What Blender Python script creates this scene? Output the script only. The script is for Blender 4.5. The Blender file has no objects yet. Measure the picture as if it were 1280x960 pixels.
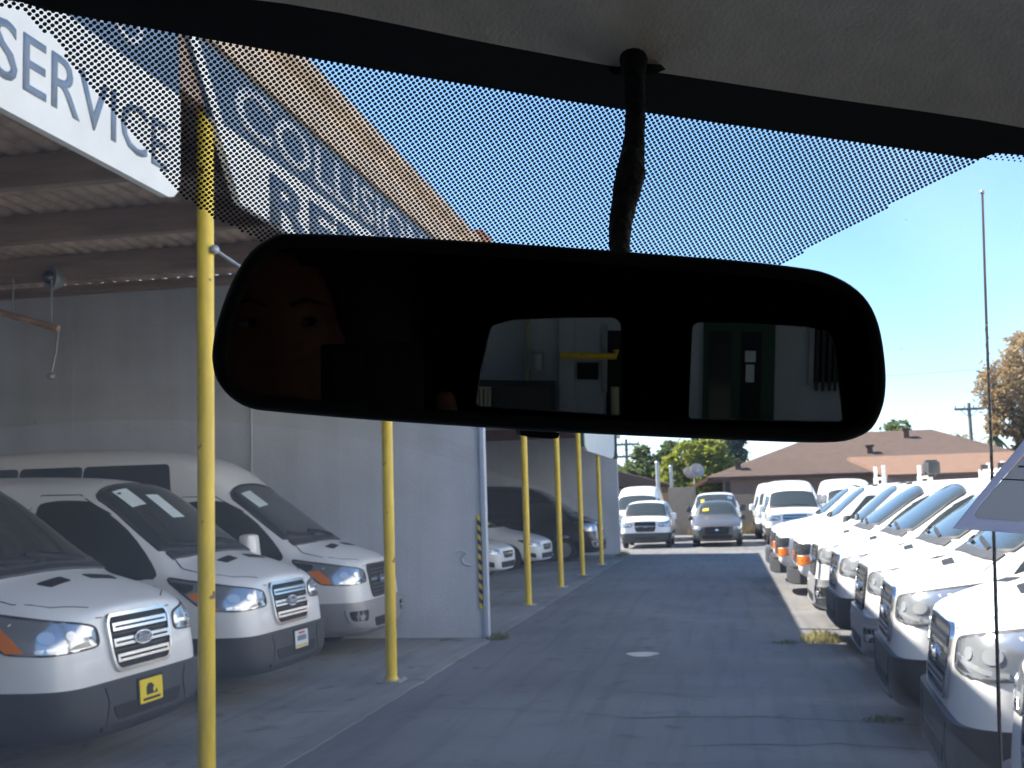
import bpy, bmesh, math, random
import numpy as np
from mathutils import Vector, Matrix, noise
from mathutils.bvhtree import BVHTree
from mathutils.geometry import tessellate_polygon

random.seed(7)
SC = bpy.context.scene
COL = SC.collection
R = math.radians

# ------------------------------------------------------------------ camera
F_PX, PITCH, YAW, ROLL = 1450.0, R(5.78), R(10.3), R(-1.7)
CAM = Vector((0, 0, 1.82))
CAMROT = Matrix.Rotation(YAW, 3, 'Z') @ Matrix.Rotation(math.pi/2 + PITCH, 3, 'X') @ Matrix.Rotation(ROLL, 3, 'Z')
cam_d = bpy.data.cameras.new('camera')
cam_d.sensor_width = 36.0
cam_d.lens = F_PX/1280*36.0
cam_d.clip_start = 0.02
cam_d.clip_end = 2000
cam_d.dof.use_dof = True
cam_d.dof.focus_distance = 0.62
cam_d.dof.aperture_fstop = 42.0
cam = bpy.data.objects.new('camera', cam_d)
COL.objects.link(cam)
M4 = CAMROT.to_4x4(); M4.translation = CAM
cam.matrix_world = M4
SC.camera = cam

# ------------------------------------------------------------------ sky, sun, exposure
SUN_EL = R(45.9)
SUN_AZ = Vector((-0.97, 0.24, 0)).normalized()         # horizontal direction towards the sun
w = bpy.data.worlds.new('World'); SC.world = w; w.use_nodes = True
nt = w.node_tree
bg = nt.nodes['Background']
sky = nt.nodes.new('ShaderNodeTexSky')
sky.sky_type = 'NISHITA'; sky.sun_disc = False
sky.sun_elevation = SUN_EL
sky.sun_rotation = math.atan2(SUN_AZ.x, SUN_AZ.y)
sky.air_density = 0.75; sky.dust_density = 0.3; sky.ozone_density = 3.2; sky.altitude = 0
gm = nt.nodes.new('ShaderNodeGamma'); gm.inputs[1].default_value = 0.72       # the whole sky, evenly: a softer clear sky
hs_ = nt.nodes.new('ShaderNodeHueSaturation'); hs_.inputs['Saturation'].default_value = 1.32; hs_.inputs['Hue'].default_value = 0.503
nt.links.new(sky.outputs[0], gm.inputs[0]); nt.links.new(gm.outputs[0], hs_.inputs['Color']); nt.links.new(hs_.outputs[0], bg.inputs[0])
bg.inputs[1].default_value = 0.061
sl = bpy.data.lights.new('sun', 'SUN')
sl.energy = 2.05; sl.angle = R(0.5); sl.color = (1.0, 0.93, 0.82)
so = bpy.data.objects.new('sun', sl); COL.objects.link(so)
sdir = Vector((SUN_AZ.x*math.cos(SUN_EL), SUN_AZ.y*math.cos(SUN_EL), math.sin(SUN_EL)))
so.rotation_euler = sdir.to_track_quat('Z', 'Y').to_euler()
so.location = (-30, 10, 40)
SC.view_settings.view_transform = 'Standard'
SC.view_settings.look = 'None'
SC.view_settings.exposure = 3.08
SC.view_settings.gamma = 1.0

# ------------------------------------------------------------------ rays through the camera
def ray(px, py):
    return (CAMROT @ Vector(((px-640)/F_PX, -(py-480)/F_PX, -1))).normalized()

def on_plane(px, py, p0, n):
    d = ray(px, py)
    return CAM + d*((p0-CAM).dot(n)/d.dot(n))

# ------------------------------------------------------------------ materials
def new_mat(name):
    m = bpy.data.materials.new(name); m.use_nodes = True
    return m, m.node_tree, m.node_tree.nodes['Principled BSDF']

def pbr(name, col, rough=0.6, metal=0.0, var=0.0, scale=4.0, bump=0.0, bscale=40.0, coat=0.0, col2=None, detail=5.0, spec=0.5, coords='Object', stretch=None):
    m, t, b = new_mat(name)
    c = (*col, 1)
    b.inputs['Base Color'].default_value = c
    b.inputs['Roughness'].default_value = rough
    b.inputs['Metallic'].default_value = metal
    b.inputs['Specular IOR Level'].default_value = spec
    if coat:
        b.inputs['Coat Weight'].default_value = coat
        b.inputs['Coat Roughness'].default_value = 0.06
    if var or bump:
        tc = t.nodes.new('ShaderNodeTexCoord')
        src = tc.outputs[coords]
        if stretch:
            mp = t.nodes.new('ShaderNodeMapping'); mp.inputs['Scale'].default_value = stretch
            t.links.new(src, mp.inputs[0]); src = mp.outputs[0]
    if var:
        n = t.nodes.new('ShaderNodeTexNoise'); n.inputs['Scale'].default_value = scale; n.inputs['Detail'].default_value = detail
        n.inputs['Roughness'].default_value = 0.6
        t.links.new(src, n.inputs['Vector'])
        r = t.nodes.new('ShaderNodeValToRGB')
        a = col2 if col2 else tuple(x*(1-var) for x in col)
        r.color_ramp.elements[0].color = (*a, 1); r.color_ramp.elements[0].position = 0.33
        r.color_ramp.elements[1].color = c if col2 else (*[min(1, x*(1+var*0.4)) for x in col], 1); r.color_ramp.elements[1].position = 0.67
        t.links.new(n.outputs['Fac'], r.inputs[0]); t.links.new(r.outputs[0], b.inputs['Base Color'])
    if bump:
        n2 = t.nodes.new('ShaderNodeTexNoise'); n2.inputs['Scale'].default_value = bscale; n2.inputs['Detail'].default_value = 4
        t.links.new(src, n2.inputs['Vector'])
        bp = t.nodes.new('ShaderNodeBump'); bp.inputs['Strength'].default_value = bump; bp.inputs['Distance'].default_value = 0.01
        t.links.new(n2.outputs['Fac'], bp.inputs['Height']); t.links.new(bp.outputs[0], b.inputs['Normal'])
    return m

def thin_glass(name, tint, haze=0.0, refl=1.0):
    m, t, b = new_mat(name)
    out = t.nodes['Material Output']; t.nodes.remove(b)
    tr = t.nodes.new('ShaderNodeBsdfTransparent'); tr.inputs[0].default_value = (*tint, 1)
    gl = t.nodes.new('ShaderNodeBsdfGlossy'); gl.inputs['Roughness'].default_value = 0.02
    fr = t.nodes.new('ShaderNodeFresnel'); fr.inputs[0].default_value = 1.45
    ml = t.nodes.new('ShaderNodeMath'); ml.operation = 'MULTIPLY'; ml.inputs[1].default_value = refl
    t.links.new(fr.outputs[0], ml.inputs[0])
    mx = t.nodes.new('ShaderNodeMixShader')
    t.links.new(ml.outputs[0], mx.inputs[0]); t.links.new(tr.outputs[0], mx.inputs[1]); t.links.new(gl.outputs[0], mx.inputs[2])
    last = mx
    if haze:
        df = t.nodes.new('ShaderNodeBsdfTranslucent'); df.inputs[0].default_value = (.8, .8, .8, 1)
        n = t.nodes.new('ShaderNodeTexNoise'); n.inputs['Scale'].default_value = 9; n.inputs['Detail'].default_value = 6
        tc = t.nodes.new('ShaderNodeTexCoord'); t.links.new(tc.outputs['Object'], n.inputs['Vector'])
        mr = t.nodes.new('ShaderNodeMapRange'); mr.inputs[1].default_value = .3; mr.inputs[2].default_value = .8
        mr.inputs[3].default_value = haze*.5; mr.inputs[4].default_value = haze*1.6
        t.links.new(n.outputs['Fac'], mr.inputs[0])
        m2 = t.nodes.new('ShaderNodeMixShader')
        t.links.new(mr.outputs[0], m2.inputs[0]); t.links.new(mx.outputs[0], m2.inputs[1]); t.links.new(df.outputs[0], m2.inputs[2])
        last = m2
    t.links.new(last.outputs[0], out.inputs[0])
    return m

MAT = {}
def ground_mat(name, base, dark, light, stain):
    m, t, b = new_mat(name)
    b.inputs['Roughness'].default_value = .92; b.inputs['Specular IOR Level'].default_value = .3
    tc = t.nodes.new('ShaderNodeTexCoord')
    def noise_(sc, det=6, dist=0.0, st=None):
        n = t.nodes.new('ShaderNodeTexNoise'); n.inputs['Scale'].default_value = sc; n.inputs['Detail'].default_value = det; n.inputs['Distortion'].default_value = dist
        src = tc.outputs['Object']
        if st:
            mp = t.nodes.new('ShaderNodeMapping'); mp.inputs['Scale'].default_value = st; t.links.new(src, mp.inputs[0]); src = mp.outputs[0]
        t.links.new(src, n.inputs['Vector']); return n.outputs['Fac']
    def ramp(f, p0, p1, c0, c1):
        r = t.nodes.new('ShaderNodeValToRGB'); r.color_ramp.elements[0].position = p0; r.color_ramp.elements[1].position = p1
        r.color_ramp.elements[0].color = (*c0, 1); r.color_ramp.elements[1].color = (*c1, 1); t.links.new(f, r.inputs[0]); return r.outputs[0]
    def mix(mode, fac, a, b_):
        x = t.nodes.new('ShaderNodeMixRGB'); x.blend_type = mode
        if isinstance(fac, float): x.inputs[0].default_value = fac
        else: t.links.new(fac, x.inputs[0])
        t.links.new(a, x.inputs[1])
        if isinstance(b_, tuple): x.inputs[2].default_value = (*b_, 1)
        else: t.links.new(b_, x.inputs[2])
        return x.outputs[0]
    c = ramp(noise_(.9, 8), .3, .7, dark, base)
    c = mix('MIX', .55, c, ramp(noise_(.22, 5, 1.2), .38, .66, dark, light))
    c = mix('MULTIPLY', .8, c, ramp(noise_(3.1, 3, .6), .27, .40, stain, (1, 1, 1)))          # oil drips
    c = mix('MULTIPLY', .6, c, ramp(noise_(1.6, 4, .3, (4.0, .22, 1)), .36, .50, (.72, .72, .74), (1, 1, 1)))   # tyre streaks along the drive
    c = mix('MULTIPLY', .55, c, ramp(noise_(230, 2), .36, .62, (.55, .55, .56), (1.25, 1.24, 1.22)))  # aggregate
    t.links.new(c, b.inputs['Base Color'])
    bp = t.nodes.new('ShaderNodeBump'); bp.inputs['Strength'].default_value = .5; bp.inputs['Distance'].default_value = .006
    t.links.new(noise_(210, 3), bp.inputs['Height']); t.links.new(bp.outputs[0], b.inputs['Normal'])
    return m
MAT['asphalt'] = ground_mat('asphalt', (.18, .176, .174), (.13, .128, .13), (.215, .21, .205), (.55, .55, .57))
MAT['asphalt_new'] = ground_mat('asphalt_patch', (.158, .156, .156), (.118, .117, .12), (.185, .18, .178), (.6, .6, .62))
MAT['concrete'] = ground_mat('concrete', (.30, .285, .26), (.17, .165, .155), (.36, .345, .315), (.45, .44, .43))
def wall_mat(name, base, dark, light):
    m = pbr(name, base, .95, var=.12, scale=.9, bump=.5, bscale=30, detail=8)
    t = m.node_tree; b = t.nodes['Principled BSDF']; src = b.inputs['Base Color'].links[0].from_socket
    tc = t.nodes.new('ShaderNodeTexCoord'); mp = t.nodes.new('ShaderNodeMapping'); mp.inputs['Scale'].default_value = (2.2, 2.2, .16)
    n = t.nodes.new('ShaderNodeTexNoise'); n.inputs['Scale'].default_value = 1.6; n.inputs['Detail'].default_value = 7
    t.links.new(tc.outputs['Object'], mp.inputs[0]); t.links.new(mp.outputs[0], n.inputs['Vector'])
    r = t.nodes.new('ShaderNodeValToRGB'); r.color_ramp.elements[0].position = .3; r.color_ramp.elements[1].position = .62
    r.color_ramp.elements[0].color = (*dark, 1); r.color_ramp.elements[1].color = (*light, 1)
    t.links.new(n.outputs['Fac'], r.inputs[0])
    x = t.nodes.new('ShaderNodeMixRGB'); x.blend_type = 'MULTIPLY'; x.inputs[0].default_value = .42
    t.links.new(src, x.inputs[1]); t.links.new(r.outputs[0], x.inputs[2]); t.links.new(x.outputs[0], b.inputs['Base Color'])
    return m
MAT['stucco'] = wall_mat('grey_stucco', (.55, .575, .615), (.84, .83, .82), (1.04, 1.04, 1.04))
MAT['stucco_edge'] = pbr('pale_blue_trim', (.42, .47, .56), .7, var=.1, scale=6)
MAT['deck'] = pbr('roof_deck', (.56, .43, .33), .85, var=.35, scale=3, bump=.2, bscale=30)
MAT['beam'] = pbr('brown_beam', (.36, .265, .20), .85, var=.35, scale=2.5, bump=.3, bscale=30, stretch=(.3, 3, 3))
MAT['rust'] = pbr('red_brown_beam', (.24, .075, .045), .85, var=.3, scale=3)
MAT['cornice'] = pbr('tan_cornice', (.60, .47, .35), .85, var=.2, scale=3, bump=.2)
MAT['terracotta'] = pbr('terracotta', (.42, .2, .11), .9, var=.2, scale=10)
MAT['yellow'] = pbr('yellow_paint', (.82, .565, .035), .45, var=.22, scale=5, bump=.15, bscale=40, coat=.15, stretch=(3, 3, .6))
def chips(m, col, lo, hi, sc):
    t = m.node_tree; b = t.nodes['Principled BSDF']; src = b.inputs['Base Color'].links[0].from_socket
    tc = t.nodes.new('ShaderNodeTexCoord'); n = t.nodes.new('ShaderNodeTexNoise'); n.inputs['Scale'].default_value = sc; n.inputs['Detail'].default_value = 6
    t.links.new(tc.outputs['Object'], n.inputs['Vector'])
    mr = t.nodes.new('ShaderNodeMapRange'); mr.inputs[1].default_value = lo; mr.inputs[2].default_value = hi; t.links.new(n.outputs['Fac'], mr.inputs[0])
    x = t.nodes.new('ShaderNodeMixRGB'); x.inputs[2].default_value = (*col, 1)
    t.links.new(mr.outputs[0], x.inputs[0]); t.links.new(src, x.inputs[1]); t.links.new(x.outputs[0], b.inputs['Base Color'])
chips(MAT['yellow'], (.16, .085, .03), 0.672, .70, 7.0)
MAT['pipe'] = pbr('worn_copper_pipe', (.55, .37, .27), .55, var=.35, scale=6)
MAT['yellow_flat'] = pbr('plate_yellow', (.85, .63, .01), .5)
MAT['black_flat'] = pbr('black_print', (.008, .008, .009), .6)
MAT['white_sign'] = pbr('sign_white', (.80, .80, .76), .6, var=.07, scale=3)
MAT['blue_sign'] = pbr('sign_blue', (.13, .19, .27), .6, var=.15, scale=3)
MAT['sign_letter'] = pbr('sign_letter_grey_blue', (.16, .21, .28), .6, var=.15, scale=8)
MAT['sign_letter_white'] = pbr('sign_letter_white', (.58, .61, .65), .6, var=.1, scale=8)
MAT['paint_white'] = pbr('van_white_paint', (.80, .80, .785), .32, coat=.5, var=.05, scale=1.6, detail=7)
MAT['paint_black'] = pbr('van_black_paint', (.012, .012, .014), .25, coat=.6, var=.1, scale=3)
MAT['paint_grey'] = pbr('car_grey_paint', (.085, .082, .08), .4, metal=.2, coat=.5)
MAT['paint_silver'] = pbr('silver_bumper', (.36, .36, .37), .4, metal=.45, var=.08, scale=5)
MAT['plastic'] = pbr('black_plastic', (.042, .044, .048), .6, var=.2, scale=6, bump=.1, bscale=120)
MAT['plastic_dark'] = pbr('intake_black', (.006, .006, .007), .7)
MAT['chrome'] = pbr('chrome', (.62, .63, .65), .16, metal=1.0)
MAT['lens'] = pbr('headlamp_lens', (.42, .45, .49), .16, metal=.6, coat=1.0)
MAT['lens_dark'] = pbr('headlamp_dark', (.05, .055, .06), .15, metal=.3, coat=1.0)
MAT['bowl'] = pbr('lamp_bowl', (.56, .58, .61), .22, metal=.55, coat=1.0)
MAT['amber'] = pbr('amber_lens', (.85, .2, .012), .25, coat=.7)
MAT['glass_car'] = pbr('dark_vehicle_glass', (.038, .046, .043), .05, spec=.7)
MAT['tyre'] = pbr('tyre_rubber', (.018, .018, .019), .85)
MAT['rim'] = pbr('steel_rim', (.3, .3, .31), .4, metal=.8)
MAT['paper'] = pbr('paper_sheet', (.66, .74, .74), .7, var=.1, scale=6)
MAT['plate_white'] = pbr('plate_white', (.7, .72, .74), .5)
MAT['badge'] = pbr('badge_blue', (.012, .03, .11), .25, coat=.6)
MAT['headliner'] = pbr('headliner_fabric', (.80, .74, .65), .95, var=.10, scale=60, bump=.22, bscale=420, detail=4)
MAT['frit'] = pbr('black_frit', (.004, .0045, .006), .5)
MAT['housing'] = pbr('mirror_housing', (.006, .006, .007), .75, bump=.05, bscale=400, spec=.2)
MAT['foam'] = pbr('cable_sleeve', (.006, .006, .007), .9, bump=.8, bscale=120)
MAT['mirror'] = pbr('mirror_glass', (.085, .087, .085), .0, metal=1.0)
MAT['interior'] = pbr('interior_trim', (.02, .02, .022), .8, var=.2, scale=8)
MAT['windshield'] = thin_glass('windshield_glass', (.97, .985, .985), haze=.026, refl=.12)
MAT['tint'] = thin_glass('tinted_glass', (.88, .95, .90), refl=.4)
MAT['side_glass'] = thin_glass('side_glass', (.8, .84, .83), refl=.6)
MAT['antenna'] = pbr('antenna_steel', (.045, .043, .045), .45, metal=.4)
MAT['tag_border'] = pbr('tag_lavender', (.33, .34, .47), .8, var=.25, scale=60)
MAT['tag_paper'] = pbr('tag_grey', (.33, .33, .34), .8)
MAT['tag_ink'] = pbr('tag_ink', (.05, .05, .06), .8)
MAT['roof_brown'] = pbr('brown_shingle', (.10, .064, .049), .95, var=.18, scale=2.5, bump=.4, bscale=25, detail=8)
MAT['roof_orange'] = pbr('orange_tile', (.19, .108, .070), .95, var=.2, scale=5, bump=.4, bscale=25)
MAT['house_wall'] = pbr('house_wall_pinkish', (.27, .205, .175), .95, var=.1, scale=2)
MAT['fence_tan'] = pbr('tan_block', (.30, .24, .18), .95, var=.15, scale=3, bump=.3)
MAT['wood'] = pbr('gate_wood', (.30, .19, .085), .8, var=.25, scale=6, stretch=(6, 6, .6))
MAT['galv'] = pbr('galvanised_steel', (.4, .41, .42), .5, metal=.5, var=.15, scale=8)
MAT['pole_wood'] = pbr('pole_wood', (.17, .15, .14), .9, var=.2, scale=4)
MAT['dish'] = pbr('dish_grey', (.36, .345, .33), .6)
MAT['bark'] = pbr('bark', (.09, .065, .045), .95, var=.3, scale=8, bump=.6, bscale=20)
MAT['leaf_bright'] = pbr('leaf_bright', (.24, .26, .03), .7, var=.4, scale=.9, col2=(.15, .18, .022))
MAT['leaf_green'] = pbr('leaf_green', (.125, .16, .05), .7, var=.5, scale=1.0, col2=(.08, .11, .038))
MAT['leaf_dark'] = pbr('leaf_dark', (.04, .07, .04), .8, var=.4, scale=1.2)
MAT['leaf_dry'] = pbr('leaf_dry', (.30, .21, .10), .8, var=.5, scale=.8, col2=(.20, .15, .07))
MAT['palm'] = pbr('palm_leaf', (.10, .11, .045), .8, var=.4, scale=2)
MAT['weed'] = pbr('weed', (.13, .13, .035), .8, var=.5, scale=12, col2=(.06, .08, .02))
MAT['weed_dry'] = pbr('weed_dry', (.30, .26, .09), .8, var=.5, scale=12, col2=(.15, .15, .05))
MAT['skin'] = pbr('skin', (.34, .15, .095), .5, var=.15, scale=20)
MAT['brow'] = pbr('brow_hair', (.13, .07, .05), .8)
MAT['lip'] = pbr('lip', (.30, .10, .08), .5)
MAT['hair'] = pbr('hair', (.03, .02, .015), .7)
MAT['shirt'] = pbr('dark_shirt', (.02, .022, .03), .9)
MAT['green_door'] = pbr('green_door', (.016, .065, .034), .5, var=.15, scale=4)
MAT['beige'] = pbr('beige_metal', (.40, .40, .28), .6, var=.1, scale=5)
MAT['crack'] = pbr('crack', (.016, .016, .018), .95)
MAT['sun_spot'] = pbr('painted_sun_spot', (.62, .56, .45), .8, var=.2, scale=8)  # sunlight through a gap, put into the colour
MAT['shrub_dry'] = pbr('dry_shrub', (.26, .2, .10), .9, var=.4, scale=5)
MAT['red'] = pbr('red_print', (.55, .03, .02), .6)
MAT['eye'] = pbr('eye_white', (.26, .22, .2), .3)
MAT['phone'] = pbr('phone_body', (.006, .006, .008), .6)

# ------------------------------------------------------------------ object helpers
def link(name, me, parent=None):
    o = bpy.data.objects.new(name, me); COL.objects.link(o)
    if parent is not None: o.parent = parent
    return o

def obj(name, bm, mat, parent=None, smooth=None, recalc=True):
    if recalc: bmesh.ops.recalc_face_normals(bm, faces=bm.faces)
    me = bpy.data.meshes.new(name); bm.to_mesh(me); bm.free()
    for m in (mat if isinstance(mat, (list, tuple)) else [mat]):
        me.materials.append(MAT[m] if isinstance(m, str) else m)
    if smooth is not None:
        me.shade_smooth()
        if smooth < 180: me.set_sharp_from_angle(angle=R(smooth))
    return link(name, me, parent)

def thing(name, label, cat, loc=(0, 0, 0), rz=0.0, group=None):
    o = link(name, None); o.location = loc; o.rotation_euler = (0, 0, rz)
    o.empty_display_size = .2
    o['label'] = label; o['category'] = cat
    if group: o['group'] = group
    return o

def tag(o, label=None, cat=None, group=None, kind=None):
    if label: o['label'] = label
    if cat: o['category'] = cat
    if group: o['group'] = group
    if kind: o['kind'] = kind
    return o

def copy_tree(o, parent=None):
    c = o.copy(); COL.objects.link(c); c.parent = parent
    for ch in list(o.children): copy_tree(ch, c)
    return c

def box(bm, x0, x1, y0, y1, z0, z1, bev=0.0, mi=0):
    vs = [bm.verts.new((x, y, z)) for x in (x0, x1) for y in (y0, y1) for z in (z0, z1)]
    fs = []
    for q in ((0, 1, 3, 2), (4, 6, 7, 5), (0, 4, 5, 1), (2, 3, 7, 6), (0, 2, 6, 4), (1, 5, 7, 3)):
        f = bm.faces.new([vs[i] for i in q]); f.material_index = mi; fs.append(f)
    if bev:
        es = list({e for f in fs for e in f.edges})
        r = bmesh.ops.bevel(bm, geom=es, offset=bev, segments=2, profile=.6, affect='EDGES')
        for f in r['faces']: f.material_index = mi
    return vs

def tube(bm, pts, rad, n=10, cap=True, mi=0):
    pts = [Vector(p) for p in pts]
    rads = rad if isinstance(rad, (list, tuple)) else [rad]*len(pts)
    rings = []
    t0 = (pts[1]-pts[0]).normalized()
    a = t0.orthogonal().normalized()
    for i, p in enumerate(pts):
        t = (pts[min(i+1, len(pts)-1)]-pts[max(i-1, 0)]).normalized()
        a = (a - t*a.dot(t)).normalized(); b = t.cross(a)
        rings.append([bm.verts.new(p+(a*math.cos(2*math.pi*k/n)+b*math.sin(2*math.pi*k/n))*rads[i]) for k in range(n)])
    for i in range(len(rings)-1):
        for k in range(n):
            f = bm.faces.new((rings[i][k], rings[i][(k+1) % n], rings[i+1][(k+1) % n], rings[i+1][k])); f.material_index = mi
    if cap:
        bm.faces.new(rings[0][::-1]).material_index = mi; bm.faces.new(rings[-1]).material_index = mi

def ball(bm, c, r, sx=1, sy=1, sz=1, seg=10):
    m = Matrix.Translation(c) @ Matrix.Diagonal((r*sx, r*sy, r*sz, 1))
    bmesh.ops.create_uvsphere(bm, u_segments=seg, v_segments=max(6, seg*2//3), radius=1, matrix=m)

def prism(bm, poly, a, axis='x', t=.02, mi=0):
    """poly in the other two axes, extruded from a to a+t along axis"""
    def P(u, v, k):
        return {'x': (k, u, v), 'y': (u, k, v), 'z': (u, v, k)}[axis]
    A = [bm.verts.new(P(u, v, a)) for u, v in poly]; B = [bm.verts.new(P(u, v, a+t)) for u, v in poly]
    fs = [bm.faces.new(A), bm.faces.new(B[::-1])]
    n = len(poly)
    for i in range(n): fs.append(bm.faces.new((A[i], A[(i+1) % n], B[(i+1) % n], B[i])))
    for f in fs: f.material_index = mi

def lathe(bm, prof, axis_pt, n=24, mi=0):
    """prof: (r, y) pairs turned around the y axis at axis_pt"""
    rings = []
    for r, y in prof:
        rings.append([bm.verts.new((axis_pt[0]+r*math.cos(2*math.pi*k/n), axis_pt[1]+y, axis_pt[2]+r*math.sin(2*math.pi*k/n))) for k in range(n)])
    for i in range(len(rings)-1):
        for k in range(n):
            f = bm.faces.new((rings[i][k], rings[i][(k+1) % n], rings[i+1][(k+1) % n], rings[i+1][k])); f.material_index = mi
    bm.faces.new(rings[0]).material_index = mi; bm.faces.new(rings[-1]).material_index = mi

def text_bm(s, height, bold=0.0, depth=.004, width=None):
    cu = bpy.data.curves.new('lettering', 'FONT'); cu.body = s; cu.size = 1; cu.offset = bold; cu.extrude = 0; cu.resolution_u = 3
    o = bpy.data.objects.new('lettering', cu); COL.objects.link(o)
    dg = bpy.context.evaluated_depsgraph_get()
    me = o.evaluated_get(dg).to_mesh()
    bm = bmesh.new(); bm.from_mesh(me)
    o.evaluated_get(dg).to_mesh_clear()
    bpy.data.objects.remove(o); bpy.data.curves.remove(cu)
    xs = [v.co.x for v in bm.verts]; ys = [v.co.y for v in bm.verts]
    x0, x1, y0, y1 = min(xs), max(xs), min(ys), max(ys)
    ky = height/(y1-y0); kx = (width/(x1-x0)) if width else ky
    for v in bm.verts: v.co = Vector(((v.co.x-x0)*kx, (v.co.y-y0)*ky, 0))
    bmesh.ops.remove_doubles(bm, verts=bm.verts, dist=1e-5)
    r = bmesh.ops.extrude_face_region(bm, geom=list(bm.faces))
    for e in r['geom']:
        if isinstance(e, bmesh.types.BMVert): e.co.z += depth
    return bm

def spline(pts, closed=True, k=4):
    out = []; n = len(pts)
    rng = range(n) if closed else range(n-1)
    for i in rng:
        g = lambda j: Vector(pts[j % n]) if closed else Vector(pts[max(0, min(n-1, j))])
        p0, p1, p2, p3 = g(i-1), g(i), g(i+1), g(i+2)
        for s in range(k):
            t = s/k
            out.append(.5*((2*p1)+(p2-p0)*t+(2*p0-5*p1+4*p2-p3)*t*t+(3*p1-p0-3*p2+p3)*t**3))
    if not closed: out.append(Vector(pts[-1]))
    return out

def rounded(poly, r, n=4):
    """round the corners of a 2-D polygon"""
    out = []; m = len(poly)
    for i in range(m):
        a, b, c = Vector(poly[i-1]), Vector(poly[i]), Vector(poly[(i+1) % m])
        ra = min(r, (a-b).length*.45, (c-b).length*.45)
        p, q = b+(a-b).normalized()*ra, b+(c-b).normalized()*ra
        for k in range(n+1):
            t = k/n
            out.append(tuple(p*(1-t)**2+b*2*t*(1-t)+q*t*t))
    return out
def add_translucent(m, f, col):
    t = m.node_tree; b = t.nodes['Principled BSDF']; out = t.nodes['Material Output']
    tr = t.nodes.new('ShaderNodeBsdfTranslucent'); tr.inputs[0].default_value = (*col, 1)
    mx = t.nodes.new('ShaderNodeMixShader'); mx.inputs[0].default_value = f
    t.links.new(b.outputs[0], mx.inputs[1]); t.links.new(tr.outputs[0], mx.inputs[2]); t.links.new(mx.outputs[0], out.inputs[0])
for k_, c_ in (('leaf_bright', (.34, .38, .04)), ('leaf_green', (.13, .18, .05)), ('leaf_dry', (.32, .21, .09)), ('weed', (.2, .2, .05)), ('weed_dry', (.36, .32, .1))): add_translucent(MAT[k_], .4, c_)
add_translucent(MAT['tag_border'], .92, (.58, .58, .64)); add_translucent(MAT['tag_paper'], .92, (.53, .525, .52))
add_translucent(MAT['white_sign'], .12, (.8, .8, .75))
MAT['pale_bounce_wall'] = pbr('pale_bounce_wall', (.82, .80, .76), .95, var=.06, scale=1.0, bump=.3)  # pale face of the added building that bounces sun
MAT['cabin'] = pbr('grey_cabin_trim', (.46, .44, .41), .8, var=.1, scale=8)
# ------------------------------------------------------------------ vehicles (nose at the origin, facing +x)
def section(x, w_, zb, wb, zbelt, wt, zt, cr, d6, rake):
    p4 = Vector((wb, zbelt)); p6 = Vector((wt, zt-d6))
    p5 = p4.lerp(p6, .5) + Vector((.02, .0))
    pts = [(0, zb), (w_*.88, zb), (w_, zb+.13), (w_+.005, (zb+.13)*.45+zbelt*.55), (p4.x, p4.y), (p5.x, p5.y), (p6.x, p6.y),
           (wt-min(.10, wt*.14), zt-d6*.15), (wt*.5, zt+cr*.7), (0, zt+cr)]
    return [(x+rake*max(0, min(z, 1.2)-.60), y, z) for y, z in pts]

def loft_body(stations, wheels=(), arch_r=.42, level=2):
    bm = bmesh.new(); rings = []
    for st in stations:
        h = section(*st)
        rings.append([bm.verts.new(p) for p in h] + [bm.verts.new((p[0], -p[1], p[2])) for p in h[-2:0:-1]])
    n = len(rings[0])
    for i in range(len(rings)-1):
        for k in range(n):
            bm.faces.new((rings[i][k], rings[i][(k+1) % n], rings[i+1][(k+1) % n], rings[i+1][k]))
    for rg, flip in ((rings[0], 0), (rings[-1], 1)):
        m = len(stations and section(*stations[0]))
        L = lambda k: rg[k]
        Rr = lambda k: rg[k] if k in (0, m-1) else rg[n-k]
        for k in range(m-1):
            vs = [L(k), L(k+1), Rr(k+1), Rr(k)]
            u = []
            for v in vs:
                if v not in u: u.append(v)
            bm.faces.new(u)
    bmesh.ops.recalc_face_normals(bm, faces=bm.faces)
    me = bpy.data.meshes.new('body'); bm.to_mesh(me); bm.free()
    o = link('body', me)
    s = o.modifiers.new('s', 'SUBSURF'); s.levels = level; s.render_levels = level
    cut = None
    if wheels:
        cb = bmesh.new()
        for wx, wz in wheels:
            m = Matrix.Translation((wx, 0, wz)) @ Matrix.Rotation(math.pi/2, 4, 'X')
            bmesh.ops.create_cone(cb, cap_ends=True, segments=28, radius1=arch_r, radius2=arch_r, depth=3, matrix=m)
        cm = bpy.data.meshes.new('cut'); cb.to_mesh(cm); cb.free()
        cut = link('cut', cm)
        b = o.modifiers.new('b', 'BOOLEAN'); b.object = cut; b.operation = 'DIFFERENCE'; b.solver = 'EXACT'
    dg = bpy.context.evaluated_depsgraph_get()
    ev = o.evaluated_get(dg); m2 = ev.to_mesh()
    out = bmesh.new(); out.from_mesh(m2); ev.to_mesh_clear()
    bpy.data.objects.remove(o); bpy.data.meshes.remove(me)
    if cut: bpy.data.objects.remove(cut)
    out.normal_update()
    return out

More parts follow.
